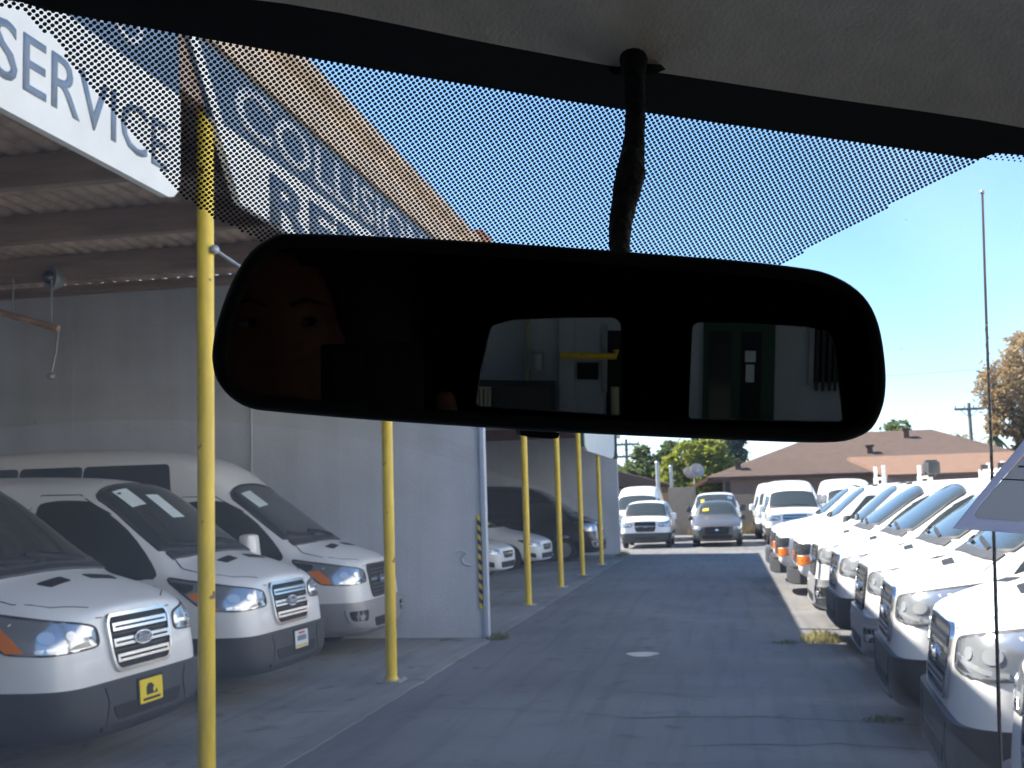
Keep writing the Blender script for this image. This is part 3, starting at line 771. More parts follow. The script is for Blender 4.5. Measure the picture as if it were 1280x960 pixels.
def car(label, paint='paint_white', h=1.47, face='sedan', group=None):
    q = h-1.47
    A = [(0.0, .52, .25, .52, .60, .48, .70, .02, .04, -.15),
         (-.03, .68, .22, .68, .62, .62, .735, .03, .05, -.15),
         (-.14, .80, .20, .80, .68, .74, .79, .035, .05, -.12),
         (-.34, .87, .19, .87, .74, .80, .86, .04, .05, -.05),
         (-.75, .90, .18, .90, .80, .82, .94, .05, .06, 0),
         (-1.20, .905, .18, .905, .87, .79, 1.03, .05, .07, 0),
         (-1.35, .91, .18, .905, .90, .76, 1.10, .045, .07, 0),
         (-1.75, .91, .18, .90, .95, .66, 1.33+q*.8, .04, .07, 0),
         (-2.05, .91, .18, .90, .97, .61, 1.42+q, .04, .07, 0),
         (-2.6, .91, .18, .90, .98, .60, 1.46+q, .03, .07, 0),
         (-3.4, .91, .18, .90, .99, .59, 1.44+q, .03, .07, 0),
         (-3.95, .90, .20, .89, 1.0, .60, 1.26+q*1.4, .03, .07, 0),
         (-4.35, .87, .24, .86, .98, .62, 1.08+q*1.7, .03, .07, 0),
         (-4.55, .80, .32, .79, .9, .60, .98+q*1.2, .02, .06, 0)]
    wh = ((-.85, .32), (-3.55, .32))
    V = Veh('parked_car', label, 'car', A, wh, .37, group)
    V.patch('lower_intake', rounded([(-.5, .28), (.5, .28), (.55, .42), (-.55, .42)], .05), 'front', 'plastic_dark', off=.006, th=.02)
    if face == 'sedan':
        gp = rounded([(-.30, .50), (.30, .50), (.42, .66), (-.42, .66)], .04)
    else:
        gp = rounded([(-.40, .44), (.40, .44), (.44, .70), (-.44, .70)], .05)
    g = V.patch('grille', gp, 'front', 'plastic_dark', off=.008, th=.02)
    V.stroke('grille_bar', [(-.33, .60), (.33, .60)], 'front', .03, 'chrome' if face == 'sedan' else 'plastic', off=.016, th=.02, parent=g)
    V.stroke('grille_bar', [(-.30, .54), (.30, .54)], 'front', .012, 'plastic', off=.016, th=.02, parent=g)
    V.patch('badge', oval(0, .60, .06, .03, 12), 'front', 'chrome', off=.022, th=.01, res=.2, parent=g)
    for s, m in ((1, 'dl'), (-1, 'dr')):
        h_ = V.patch('headlight', rounded([(.42, .60), (.75, .62), (1.04, .76), (1.0, .80), (.70, .75), (.44, .69)], .03), m, 'lens', off=.006, th=.015)
        V.patch('lamp_bowl', oval(.62, .67, .045, .035, 12), m, 'bowl', off=.009, th=.006, parent=h_, res=.2)
        V.patch('turn_signal', [(.80, .70), (.98, .765), (.96, .785), (.82, .745)], m, 'lens_dark', off=.009, th=.006, parent=h_)
        V.patch('fog_lamp', rounded([(.60, .30), (.82, .34), (.84, .46), (.62, .42)], .03), m, 'plastic_dark', off=.006, th=.015)
    ws = [(-1.30, 0), (-1.33, .4), (-1.42, .66), (-1.75, .60), (-1.98, .53), (-2.03, .3), (-2.04, 0)]
    ws = ws + [(x, -y) for x, y in ws[-2:0:-1]]
    wsh = V.patch('windshield', ws, 'top', 'glass_car', off=.004, th=.01, res=.12)
    V.stroke('windshield_seal', ws, 'top', .02, 'plastic', off=.006, th=.01, parent=wsh, closed=True)
    V.patch('price_sheet', [(-1.62, -.50), (-1.5, -.50), (-1.5, -.28), (-1.62, -.28)], 'top', 'yellow', off=.006, th=.003, res=.2, parent=wsh)
    for s, m in ((1, 'l'), (-1, 'r')):
        V.patch('side_window', [(-1.60, 1.02), (-2.45, 1.0), (-2.45, 1.35+q), (-2.05, 1.34+q)], m, 'glass_car', off=.004, th=.01)
        V.patch('side_window', [(-2.52, 1.0), (-3.45, 1.02), (-3.65, 1.12), (-3.3, 1.33+q), (-2.52, 1.35+q)], m, 'glass_car', off=.004, th=.01)
        V.stroke('door_seam', [(-1.5, 1.0), (-1.42, .6), (-1.5, .32), (-2.5, .3), (-2.48, 1.36+q)], m, .008, 'plastic_dark', off=.0015, th=.006)
        V.mirror_arm(s, -1.60, .86, 1.0, 'plastic' if face != 'sedan' else paint, .16, .17)
        for wx, _ in wh: V.wheel(wx, s, .315, .875, .2)
    V.finish(paint)
    return V

def place(V, x, y, heading):
    """heading: degrees counter-clockwise from +x"""
    V.root.location = (x, y, 0.012 if x < -3 else 0.004); V.root.rotation_euler = (0, 0, R(heading))
    return V.root

# ------------------------------------------------------------------ ground
bm = bmesh.new()
vs = [bm.verts.new((x, y, 0)) for x, y in ((-300, -200), (300, -200), (300, 500), (-300, 500))]
bm.faces.new(vs)
ground = obj('ground', bm, 'asphalt'); tag(ground, 'worn dark asphalt driveway between the carport and the row of vans', kind='structure')
bm = bmesh.new()
edge = []
y = -10.0
while y < 38.0:
    j = noise.noise(Vector((y*1.9, 3, 0)))*.05+noise.noise(Vector((y*7.3, 9, 0)))*.025
    edge.append((-3.17+j, y)); y += .12
edge.append((-3.2, 38.0))
prism(bm, edge+[(-12.2, 38.0), (-12.2, -10.0)], -.05, 'z', .060)
slab = obj('carport_slab', bm, 'concrete'); tag(slab, 'stained concrete floor slab under the carport with a ragged edge', kind='structure')

def crack(pts, wd):
    bm = bmesh.new(); L = []
    P = []
    for a, b in zip(pts, pts[1:]):
        a, b = Vector(a), Vector(b); k = max(2, int((b-a).length/.12))
        for i in range(k): P.append(a.lerp(b, i/k))
    P.append(Vector(pts[-1]))
    for i, p in enumerate(P):
        n = noise.noise(Vector((p.x*4, p.y*4, 1)))
        ww = wd*(.5+.8*abs(noise.noise(Vector((p.x*3, p.y*5, 7)))))
        L.append((bm.verts.new((p.x, p.y+n*.06-ww, .004)), bm.verts.new((p.x, p.y+n*.06+ww, .004))))
    for (a, b), (c, d) in zip(L, L[1:]): bm.faces.new((a, b, d, c))
    o = obj('crack', bm, 'crack', ground); return o
crack([(-.9, 9.9), (.2, 9.95), (1.5, 9.6), (2.4, 9.7)], .018)
crack([(-.4, 8.8), (.7, 8.9), (1.7, 8.6)], .012)
crack([(-1.1, 11.2), (-.2, 10.9)], .012)
crack([(-2.2, 12.6), (-1.2, 12.3), (.3, 12.5)], .006)
crack([(-3.0, 10.4), (-1.6, 10.2), (-.9, 9.9)], .009)
crack([(.3, 12.5), (.55, 14.2), (.9, 15.0)], .008)
crack([(-2.6, 19.0), (-.6, 18.6), (1.2, 18.9)], .012)
crack([(-2.9, 26.0), (-.5, 25.7), (1.0, 26.1)], .014)
bm = bmesh.new()
P = [(-1.06+.18*math.cos(a)*(1+.2*math.sin(3*a)), 13.8+.21*math.sin(a), .006) for a in [i*math.pi/8 for i in range(16)]]
bm.faces.new([bm.verts.new(p) for p in P])
obj('sun_spot_patch', bm, 'sun_spot', ground)  # spot of sunlight on the asphalt, painted as a pale patch
bm = bmesh.new()
bm.faces.new([bm.verts.new(p) for p in ((-3.0, 3.0, .003), (2.0, 3.0, .003), (2.1, 7.9, .003), (.4, 8.4, .003), (-1.4, 8.1, .003), (-3.0, 8.3, .003))])
obj('asphalt_patch', bm, 'asphalt_new', ground)

def weeds(name, label, x, y, n, rx, ry, h, mat='weed'):
    bm = bmesh.new()
    for _ in range(n):
        a = random.random()*6.283; r = random.random()**.6
        px, py = x+math.cos(a)*r*rx, y+math.sin(a)*r*ry
        hh = h*random.uniform(.4, 1)*(1.15-r*.6); b = random.random()*6.283; wd = random.uniform(.004, .009)
        lx, ly = random.gauss(0, hh*.5), random.gauss(0, hh*.5)
        c = Vector((math.cos(b)*wd, math.sin(b)*wd, 0))
        p0 = Vector((px, py, .002)); p1 = p0+Vector((lx*.4, ly*.4, hh*.65)); p2 = p0+Vector((lx, ly, hh))
        q = [bm.verts.new(v) for v in (p0-c, p0+c, p1+c*.7, p1-c*.7, p2)]
        bm.faces.new(q[:4]); bm.faces.new((q[3], q[2], q[4]))
    o = obj(name, bm, mat, recalc=False); tag(o, label, kind='stuff'); return o
weeds('weeds', 'dry yellow weed tuft on the sunlit asphalt in front of the vans', 1.06, 14.95, 420, .26, .36, .17, 'weed_dry')
weeds('weeds', 'low green weed clump in the crack near the vans', .62, 14.75, 110, .16, .12, .06, 'leaf_green')
weeds('weeds', 'small weed in the asphalt crack ahead of the second nearest van', 1.13, 9.8, 160, .16, .10, .06, 'leaf_green')
weeds('weeds', 'scrappy weeds at the foot of the grey partition wall', -3.1, 15.45, 160, .16, .25, .12)
weeds('weeds', 'weeds along the kerb at the far end of the carport', -3.35, 37.2, 200, .2, 1.2, .2)

# ------------------------------------------------------------------ carport building
CB = thing('carport_building', 'grey stucco carport building with tan cornice and brown timber ceiling', 'building', (-7.5, 15, 0))
CB_off = Matrix.Translation((7.5, -15, 0))
def cpart(name, bm, mat, smooth=None, parent=None):
    bm.transform(CB_off); return obj(name, bm, mat, parent or CB, smooth)
bm = bmesh.new(); box(bm, -12, -3.26, 15.55, 15.75, 0, 5.19); cpart('partition_wall', bm, 'stucco')
bm = bmesh.new(); box(bm, -3.30, -3.235, 15.50, 15.60, 0, 4.9, .012); cpart('corner_trim', bm, 'stucco_edge', 40)
bm = bmesh.new(); box(bm, -12, -3.335, 15.532, 15.55, 4.52, 4.57); cpart('wall_ledge', bm, 'stucco')
bm = bmesh.new(); box(bm, -12, -3.5, 38, 38.25, 0, 4.3); cpart('end_wall', bm, 'stucco')
bm = bmesh.new(); box(bm, -12.2, -12, -10, 38.25, 0, 5.19); cpart('rear_wall', bm, 'stucco')
bm = bmesh.new(); box(bm, -12, -3.5, -10.2, -10, 0, 5.19); cpart('near_wall', bm, 'stucco')
for xj in (-9.4, -7.35, -5.3):
    bm = bmesh.new(); box(bm, xj-.006, xj+.006, 15.546, 15.5515, .0, 4.52); cpart('wall_joint', bm, 'stucco')
for zj in (1.3, 2.9):
    bm = bmesh.new(); box(bm, -12, -3.34, 15.5465, 15.552, zj-.005, zj+.005); cpart('wall_joint', bm, 'stucco')
bm = bmesh.new(); tube(bm, [(-6.6, 15.52, 4.5), (-6.6, 15.52, 2.2)], .012, 8); box(bm, -6.66, -6.54, 15.47, 15.55, 2.0, 2.2, .01); cpart('wall_conduit', bm, 'stucco', 40)
# corrugated deck, bay one (ribs run across the beams)
bm = bmesh.new()
ys = np.arange(-10, 15.56, 12.78); xs = []
x = -12.2
row = []
while x < -3.45:
    for dx, z in ((0, 5.19), (.05, 5.23), (.10, 5.23), (.15, 5.19)):
        row.append((x+dx, z))
    x += .20
for k in range(len(row)-1):
    (xa, za), (xb, zb) = row[k], row[k+1]
    if xb <= xa: continue
    a = [bm.verts.new(p) for p in ((xa, -10, za), (xb, -10, zb), (xb, 15.6, zb), (xa, 15.6, za))]
    bm.faces.new(a)
    b = [bm.verts.new(p) for p in ((xa, -10, 5.30), (xb, -10, 5.30), (xb, 15.6, 5.30), (xa, 15.6, 5.30))]
    bm.faces.new(b[::-1])
cpart('roof_deck', bm, 'deck')
beam0 = None
for k, yb in enumerate((-8.4, -6.4, -4.4, -2.4, -.4, 1.6, 3.6, 5.6, 7.6, 9.6, 11.6, 13.6)):
    if beam0 is None:
        bm = bmesh.new(); box(bm, -12, -3.55, 0, .14, 4.88, 5.186, .006); bm.transform(CB_off)
        beam0 = obj('beam', bm, 'beam', CB, 40); beam0.location.y = yb; bb = beam0
    else:
        bb = beam0.copy(); COL.objects.link(bb); bb.parent = CB; bb.location.y = yb
bm = bmesh.new(); box(bm, -12, -3.6, 15.43, 15.53, 5.05, 5.186); cpart('ledger', bm, 'beam')
bm = bmesh.new(); box(bm, -3.55, -3.45, -10, 15.55, 4.62, 5.186); cpart('header_beam', bm, 'beam')
bm = bmesh.new(); box(bm, -3.62, -3.46, -10, 15.5, 5.19, 5.585); cpart('parapet', bm, 'stucco')
prof = [(-3.46, 5.07), (-3.37, 5.07), (-3.355, 5.13), (-3.36, 5.23), (-3.395, 5.27), (-3.41, 5.34), (-3.395, 5.41), (-3.33, 5.46), (-3.30, 5.48), (-3.30, 5.59), (-3.46, 5.59)]
bm = bmesh.new(); prism(bm, prof, -10, 'y', 26.0); cpart('cornice', bm, 'cornice', 30)
bm = bmesh.new(); box(bm, -3.52, -3.27, 16.0, 16.7, 5.0, 5.72, .015); cpart('cornice_end', bm, 'terracotta')
bm = bmesh.new(); box(bm, -3.46, -3.36, 17.3, 17.4, 4.4, 5.75); cpart('vent_pipe', bm, 'galv')
# bay two
bm = bmesh.new(); box(bm, -12.2, -3.42, 15.76, 38.25, 4.18, 4.46); cpart('low_roof', bm, 'deck')
bm = bmesh.new(); box(bm, -3.46, -3.38, 15.76, 38.25, 3.78, 4.54, .01); cpart('low_fascia', bm, 'cornice')
bm = bmesh.new(); box(bm, -11.9, -4.3, 37.6, 37.98, 3.84, 4.18, .01); cpart('rust_beam', bm, 'rust')
for yb in (19.8, 23.8, 27.8, 31.8):
    bm = bmesh.new(); box(bm, -12, -3.5, yb, yb+.14, 3.95, 4.18); cpart('beam', bm, 'beam')
# low-relief scar on the partition wall
bm = bmesh.new()
def wallpt(px, py): return on_plane(px, py, Vector((0, 15.545, 0)), Vector((0, 1, 0)))
tube(bm, [wallpt(*p)+Vector((0, -.002, 0)) for p in ((570, 690), (578, 688), (584, 692), (577, 698), (580, 705), (589, 707))], .014, 6)
cpart('wall_scar', bm, 'stucco', 40)

# striped corner guard
G = thing('corner_guard', 'yellow and black striped guard strip on the edge of the grey partition wall', 'corner guard', (-3.335, 15.53, .4))
n = 19; z0, z1 = .0, 1.24
for mt, k0 in (('yellow', 0), ('black_flat', 1)):
    bm = bmesh.new()
    for k in range(k0, n, 2):
        a, b = z0+(z1-z0)*k/n, z0+(z1-z0)*(k+1)/n
        prism(bm, [(-.024, a+.02), (.024, a-.02), (.024, b-.02), (-.024, b+.02)], -.012, 'y', .03)
    obj('yellow_stripes' if k0 == 0 else 'black_stripes', bm, mt, G)

# yellow posts
PR = thing('yellow_post', 'x', 'post', (0, 0, 0.010), group='yellow posts along the edge of the carport')
bm = bmesh.new(); tube(bm, [(0, 0, .012), (0, 0, 4.62)], .058, 20)
obj('pole', bm, 'yellow', PR, 40)
bm = bmesh.new(); box(bm, -.13, .13, -.13, .13, 0, .014, .004)
for sx in (-1, 1):
    for sy in (-1, 1): tube(bm, [(sx*.1, sy*.1, .01), (sx*.1, sy*.1, .035)], .012, 6)
obj('base_plate', bm, 'galv', PR, 40)
bm = bmesh.new(); tube(bm, [(0, 0, .012), (0, 0, .05)], [.075, .062], 20)
obj('weld_collar', bm, 'yellow', PR, 40)
plabels = ['thick yellow post in front of the vans, beside the white SERVICE sign',
           'yellow post by the silver-bumpered van, before the grey partition wall',
           'yellow post just past the partition wall, in front of the white cars',
           'yellow post crossing the middle of the black van',
           'yellow post in front of the black van headlight',
           'thin yellow post at the nose of the black van, last before the end wall']
posts = [7.45, 11.8, 20.25, 24.3, 28.0, 32.3]
for k, (yy, lb) in enumerate(zip(posts, plabels)):
    o = PR if k == 0 else copy_tree(PR)
    o.location = (-3.5, yy, .010); o['label'] = lb
    if yy > 16: o.scale = (1, 1, .86)

# signs on the facade
FX = -3.43
FN = Vector((1, 0, 0))
def face(px, py, x=FX):
    p = on_plane(px, py, Vector((x, 0, 0)), FN); return (p.y, p.z)
def place_text(bm, x, y, z):
    bm.transform(Matrix(((0, 0, 1, x), (1, 0, 0, y), (0, 1, 0, z), (0, 0, 0, 1)))); return bm
S1 = thing('service_sign', 'white sign board reading SERVICE with a blue band above, left of the first yellow post', 'sign', (FX, 5, 3.8))
L1 = Matrix.Translation((-FX, -5, -3.8))
yr, zb = face(222, 243); zb -= .06
poly = [(1.2, zb), (yr-.16, zb), (yr-.09, zb+.02), (yr-.03, zb+.07), (yr, zb+.16), (yr, 4.53), (1.2, 4.53)]
bm = bmesh.new(); prism(bm, poly, FX-.03, 'x', .05); bm.transform(L1); obj('sign_panel', bm, 'white_sign', S1)
bm = bmesh.new(); prism(bm, [(1.2, 4.53), (yr, 4.53), (yr-.02, 5.07), (1.2, 5.07)], FX-.03, 'x', .045); bm.transform(L1); obj('sign_band', bm, 'blue_sign', S1)
bm = place_text(text_bm('SERVICE', .31, bold=.004, width=1.79), FX+.021, 4.91, 3.965); bm.transform(L1); obj('lettering', bm, 'sign_letter', S1)
bm = place_text(text_bm('AUTO', .30, bold=.012, width=1.3), FX+.016, 5.1, 4.63); bm.transform(L1); obj('lettering', bm, 'sign_letter_white', S1)
S2 = thing('collision_sign', 'long blue and white facade sign reading COLLISION REPAIR under the tan cornice', 'sign', (FX, 11, 4))
L2 = Matrix.Translation((-FX, -11, -4))
(yb_, zb_), (yt_, zt_) = face(297, 255), face(248, 95)
sl_ = (yt_-yb_)/(zt_-zb_)
ZB_ = 4.56; ym = yb_+(ZB_-zb_)*sl_; yt = yb_+(5.07-zb_)*sl_
bm = bmesh.new(); prism(bm, [(yb_, zb_), (15.5, zb_), (15.5, ZB_), (ym, ZB_)], FX-.03, 'x', .05); bm.transform(L2); obj('sign_panel', bm, 'white_sign', S2)
bm = bmesh.new(); prism(bm, [(ym, ZB_), (15.5, ZB_), (15.5, 5.07), (yt, 5.07)], FX-.03, 'x', .045); bm.transform(L2); obj('sign_band', bm, 'blue_sign', S2)
bm = bmesh.new(); prism(bm, [(yb_, zb_), (yb_+.16, zb_), (yt+.16, 5.07), (yt, 5.07)], FX+.018, 'x', .006); bm.transform(L2); obj('sign_edge', bm, 'white_sign', S2)
bm = place_text(text_bm('COLLISION', .38, bold=.022, width=5.4), FX+.016, 7.75, 4.63); bm.transform(L2); obj('lettering', bm, 'sign_letter_white', S2)
bm = place_text(text_bm('REPAIR', .40, bold=.03, width=4.6), FX+.021, 8.4, 4.05); bm.transform(L2); obj('lettering', bm, 'blue_sign', S2)
# sign in bay two
S3 = thing('hanging_sign', 'translucent white sign with a rounded corner hanging at the far end of the carport', 'sign', (FX, 32, 3.4))
yA, zA = 28.3, 3.05
bm = bmesh.new()
prism(bm, [(28.3, 3.16), (28.9, 3.02), (35.2, 3.02), (35.8, 3.10), (36.1, 3.35), (36.1, 3.9), (28.3, 3.9)], FX-.02, 'x', .07)
bm.transform(Matrix.Translation((-FX, -32, -3.4))); obj('sign_panel', bm, 'white_sign', S3)
bm = bmesh.new(); box(bm, -.1, .1, 4.3, 4.5, -.35, .5); obj('sign_bracket', bm, 'plastic', S3)
bm = bmesh.new(); box(bm, -.06, .06, -3.9, -3.74, -.3, .5); obj('sign_bracket', bm, 'green_door', S3)

# lamp, pipe and hanging cord in the carport
L = thing('bulkhead_lamp', 'round flood lamp hung from the carport ceiling at left', 'lamp', (0, 0, 0))
pc = on_plane(65, 348, Vector((0, 13.5, 0)), Vector((0, 1, 0)))
L.location = pc
bm = bmesh.new(); lathe(bm, [(.03, -.17), (.09, -.14), (.165, 0), (.17, .03), (.12, .04)], (0, 0, 0), 18)
bm.transform(Matrix.Rotation(R(150), 4, 'Z')); obj('lamp_shade', bm, 'galv', L, 50)
bm = bmesh.new(); tube(bm, [(0, 0, .05), (0, 0, 4.9-pc.z)], .015, 8); obj('lamp_stem', bm, 'plastic', L, 50)
bm = bmesh.new(); ball(bm, (.0, -.08, 0), .09); obj('bulb', bm, 'lens_dark', L, 180)
pl_ = lambda px, py, y: on_plane(px, py, Vector((0, y, 0)), Vector((0, 1, 0)))
a, b = pl_(-40, 379, 13.4), pl_(73, 411, 13.4)
Pp = thing('ceiling_pipe', 'rusty horizontal pipe hung inside the carport with a drooping end cord', 'pipe', b)
bm = bmesh.new(); tube(bm, [a-b, (0, 0, 0)], .045, 10); obj('pipe', bm, 'pipe', Pp, 50)
bm = bmesh.new(); tube(bm, [(0, 0, 0), pl_(70, 440, 13.4)-b, pl_(64, 468, 13.4)-b], .014, 8); ball(bm, pl_(64, 470, 13.4)-b, .055); obj('end_cord', bm, 'galv', Pp, 60)
for c_ in ((a+b)*.5-b, Vector((-.1, 0, 0))):
    bm = bmesh.new(); tube(bm, [c_, (c_.x, c_.y, 4.88-b.z)], .012, 6); obj('pipe_hanger', bm, 'galv', Pp, 60)
# clear bulb and wire on the first post
bm = bmesh.new()
q0 = on_plane(268, 312, Vector((-3.42, 0, 0)), FN)
ball(bm, q0, .035); tube(bm, [q0, q0+Vector((0, .6, -.05)), q0+Vector((0, 1.5, -.03)), q0+Vector((-.02, 4.2, .06))], .012, 6)
o = obj('post_wire', bm, 'galv', None, 60); tag(o, 'small pale insulator with a sagging wire tied to the first yellow post', 'wire')

# ------------------------------------------------------------------ vehicles
SHEETS = [(-1.86, -.60, .22, .26, 'paper'), (-1.75, -.16, .30, .24, 'paper')]
v = transit('white van at lower left with a yellow dealer plate on its black bumper', plate_kind='yellow', plate_y=.02, sheets=[(-1.62, -.75, .36, .3, 'paper')], mirrors=None, group='vans parked in the carport')
v.warp(.29, .19); place(v, -4.32, 8.15, -2)
v = transit('white van with price sheets on its windshield, behind the thick yellow post', plate_kind='white', plate_y=.10, sheets=SHEETS, mirrors=None, group='vans parked in the carport')
v.warp(.32, .20); place(v, -4.33, 11.2, -2)
v = transit('white raised-roof passenger van with silver bumper next to the partition wall', roof='med', bumper='silver', grille='mesh', side_windows=True, sheets=[(-1.86, -.60, .24, .28, 'paper')], group='vans parked in the carport', name='passenger_van')
v.warp(.29, .19); place(v, -4.36, 14.38, 0)
v = transit('black cargo van parked deep in the second carport bay', roof='med', paint='paint_black', bumper='paint', grille='mesh', mirrors='plastic')
place(v, -3.75, 35.0, -2)
v = car('white sedan in the second carport bay, nearest the partition wall', face='sedan', group='white cars in the second carport bay')
place(v, -5.15, 27.2, -6)
c2 = copy_tree(v.root); c2.location = (-4.85, 31.3, .012); c2['label'] = 'white sedan between the nearer white sedan and the black van'

T0 = transit('white van cut off at the bottom right corner, nearest of the sunlit row', group='vans parked along the right side')
place(T0, 1.08, 4.62, 178)
T1 = transit('white van with amber turn lamp and three-bar grille, second nearest of the sunlit row', group='vans parked along the right side')
place(T1, 1.12, 7.1, 177)
c = copy_tree(T1.root); c.location = (1.15, 9.6, .004); c.rotation_euler.z = R(178); c['label'] = 'white black-bumpered van between the amber-lamp van and the silver-bumpered van'
T3 = transit('white van with a pale grey bumper and mesh grille, fourth of the sunlit row', bumper='silver', grille='mesh', group='vans parked along the right side')
place(T3, 1.22, 12.05, 179)
T4 = transit('white black-bumpered van behind the yellow weed tuft, with white roof bars', rack_x=(-2.5, -3.4, -4.4), group='vans parked along the right side')
place(T4, 1.18, 14.5, 180)
T5 = transit('white van with a pale grey bumper next to the orange-lamped vans', bumper='silver', grille='mesh', rack_x=(-2.5, -3.9), group='vans parked along the right side')
place(T5, 1.12, 17.0, 180)
E6 = express('white boxy van with orange corner lamps, nearest of the three with such lamps', group='vans parked along the right side')
place(E6, 1.02, 19.6, 180)
c = copy_tree(E6.root); c.location = (.84, 22.4, .004); c['label'] = 'white boxy van with orange corner lamps, middle one of the three'
E8 = express('white boxy van with orange lamps and white ladder rack, farthest of the three', rack_x=(-2.3, -3.2, -4.6), group='vans parked along the right side')
place(E8, .86, 25.4, 180)
T9 = transit('white raised-roof van facing the camera at the far end, right of the grey car', roof='med', group='vans at the far end of the lot')
place(T9, 2.3, 42, -90)
c = copy_tree(T9.root); c.location = (4.35, 42.1, .004); c['label'] = 'white raised-roof van whose roof alone shows above the orange-lamped vans'
c = copy_tree(T9.root); c.location = (2.1, 48.3, .004); c.rotation_euler.z = R(-90); c['label'] = 'white raised-roof van mostly hidden behind the front-facing raised-roof van'; c['group'] = 'vans at the far end of the lot'
TC = transit('small white van with a black bumper facing the camera beside the end wall', grille='mesh', name='compact_van', k=(.80, .885, .87), group='vans at the far end of the lot')
place(TC, -2.95, 42, -90)
TH = transit('white raised-roof van behind the small white van at the far end', roof='med', group='vans at the far end of the lot')
place(TH, -3.72, 47.8, -90)
TV = transit('white low-roof van behind the grey car at the far end', grille='mesh', mirrors='plastic', sheets=[(-1.8, .5, .2, .2, 'blue_sign'), (-1.6, -.6, .2, .15, 'yellow')], group='vans at the far end of the lot')
place(TV, -.50, 48.2, -90)
CG = car('dark grey crossover facing the camera at the far end of the driveway', paint='paint_grey', h=1.62, face='suv')
place(CG, -.42, 42, -90)
# flashing beacons on a roof
BE = thing('beacon_cluster', 'black work lamps standing on a white van roof in the right row', 'work lamp', (2.85, 17.2, 1.99))
for k, (dy, dz) in enumerate(((-.14, .12), (.05, .15), (.22, .11))):
    bm = bmesh.new(); box(bm, -.08, .08, dy-.09, dy+.09, dz-.08, dz+.09, .02); tube(bm, [(0, dy, 0), (0, dy, dz)], .02, 6)
    obj('work_lamp', bm, 'plastic', BE, 40)

# ------------------------------------------------------------------ far end: fence, house, poles, trees
F = thing('block_wall', 'tan block wall closing the far end of the lot', 'wall', (0, 56, 0))
bm = bmesh.new(); box(bm, -2.75, -1.55, 0, .35, 0, 2.25, .01); obj('wall_pier', bm, 'fence_tan', F)
bm = bmesh.new(); box(bm, -1.55, 16, .1, .3, 0, 1.75); obj('wall_panel', bm, 'fence_tan', F)
bm = bmesh.new(); box(bm, -1.55, 16, .06, .34, 1.75, 1.83); obj('coping', bm, 'fence_tan', F)
bm = bmesh.new(); box(bm, -14, -3.15, .1, .3, 0, 1.75); obj('wall_panel', bm, 'fence_tan', F)
Gt = thing('wooden_gate', 'narrow orange-brown board gate beside the tan wall pier', 'gate', (-2.95, 56.1, 0))
for k in range(3):
    bm = bmesh.new(); box(bm, -.20+k*.135, -.075+k*.135, 0, .03, .05, 2.0); obj('board', bm, 'wood', Gt)
for z in (.4, 1.6):
    bm = bmesh.new(); box(bm, -.20, .20, .03, .07, z, z+.1); obj('rail', bm, 'wood', Gt)
weeds('dry_shrub', 'dry straw-coloured weeds at the foot of the tan wall', -.7, 55.4, 500, 1.3, .4, .8, 'shrub_dry')
weeds('dry_shrub', 'dry brush against the wall beside the raised-roof van', 1.1, 55.3, 400, .6, .3, .9, 'shrub_dry')

H = thing('brown_roofed_house', 'low house with a wide brown hipped roof behind the right row of vans', 'house', (6, 60, 0))
def hp(*p): return (p[0]-6, p[1]-60, p[2])
bm = bmesh.new(); box(bm, -.2-6, 15-6, -1.2, 12, 0, 2.62); obj('wall', bm, 'house_wall', H)
bm = bmesh.new()
e = [hp(-1.0, 58, 2.72), hp(15.8, 58, 2.72), hp(15.8, 72.5, 2.72), hp(-1.0, 72.5, 2.72)]
r_ = [hp(5.2, 65.2, 5.0), hp(10.9, 65.2, 5.0)]
ev = [bm.verts.new(p) for p in e]; rv = [bm.verts.new(p) for p in r_]
lo = [bm.verts.new((p[0], p[1], p[2]-.16)) for p in e]
for q in ((ev[0], ev[1], rv[1], rv[0]), (ev[1], ev[2], rv[1]), (ev[2], ev[3], rv[0], rv[1]), (ev[3], ev[0], rv[0])): bm.faces.new(q)
for i in range(4): bm.faces.new((lo[i], lo[(i+1) % 4], ev[(i+1) % 4], ev[i]))
bm.faces.new(lo[::-1])
roof = obj('roof', bm, 'roof_brown', H)
# shingle courses: thin butts that break up the slope
bm = bmesh.new()
for k in range(1, 34):
    t = k/34
    A_, B_ = Vector(e[0]).lerp(Vector(r_[0]), t), Vector(e[1]).lerp(Vector(r_[1]), t)
    n_ = Vector((0, -.35, .95))
    a0 = [bm.verts.new(p) for p in (A_, B_, B_+n_*.010, A_+n_*.010)]; bm.faces.new(a0)
    up = (Vector(r_[0])-Vector(e[0]))/34; up2 = (Vector(r_[1])-Vector(e[1]))/34
    a1 = [bm.verts.new(p) for p in (A_+n_*.010, B_+n_*.010, B_+up2*.95+n_*.004, A_+up*.95+n_*.004)]; bm.faces.new(a1)
sc_ = obj('shingle_courses', bm, 'roof_brown', roof); sc_['kind'] = 'stuff'
for x, y, z in ((7.2, 61.2, 3.75), (9.4, 63.8, 4.65), (.6, 59.2, 3.1)):
    bm = bmesh.new(); x, y, z = hp(x, y, z); box(bm, x-.14, x+.14, y-.14, y+.14, z-.2, z+.3); box(bm, x-.22, x+.22, y-.22, y+.22, z+.3, z+.38); obj('roof_vent', bm, 'roof_brown', roof)
bm = bmesh.new(); A_ = [hp(-2.1, 56.9, 2.1), hp(-.9, 58.0, 2.74), hp(-.9, 61, 2.74), hp(-2.1, 61, 2.1)]
t_ = [bm.verts.new(p) for p in A_]; u_ = [bm.verts.new((p[0], p[1], p[2]-.14)) for p in A_]
bm.faces.new(t_); bm.faces.new(u_[::-1])
for i in range(4): bm.faces.new((t_[i], u_[i], u_[(i+1) % 4], t_[(i+1) % 4]))
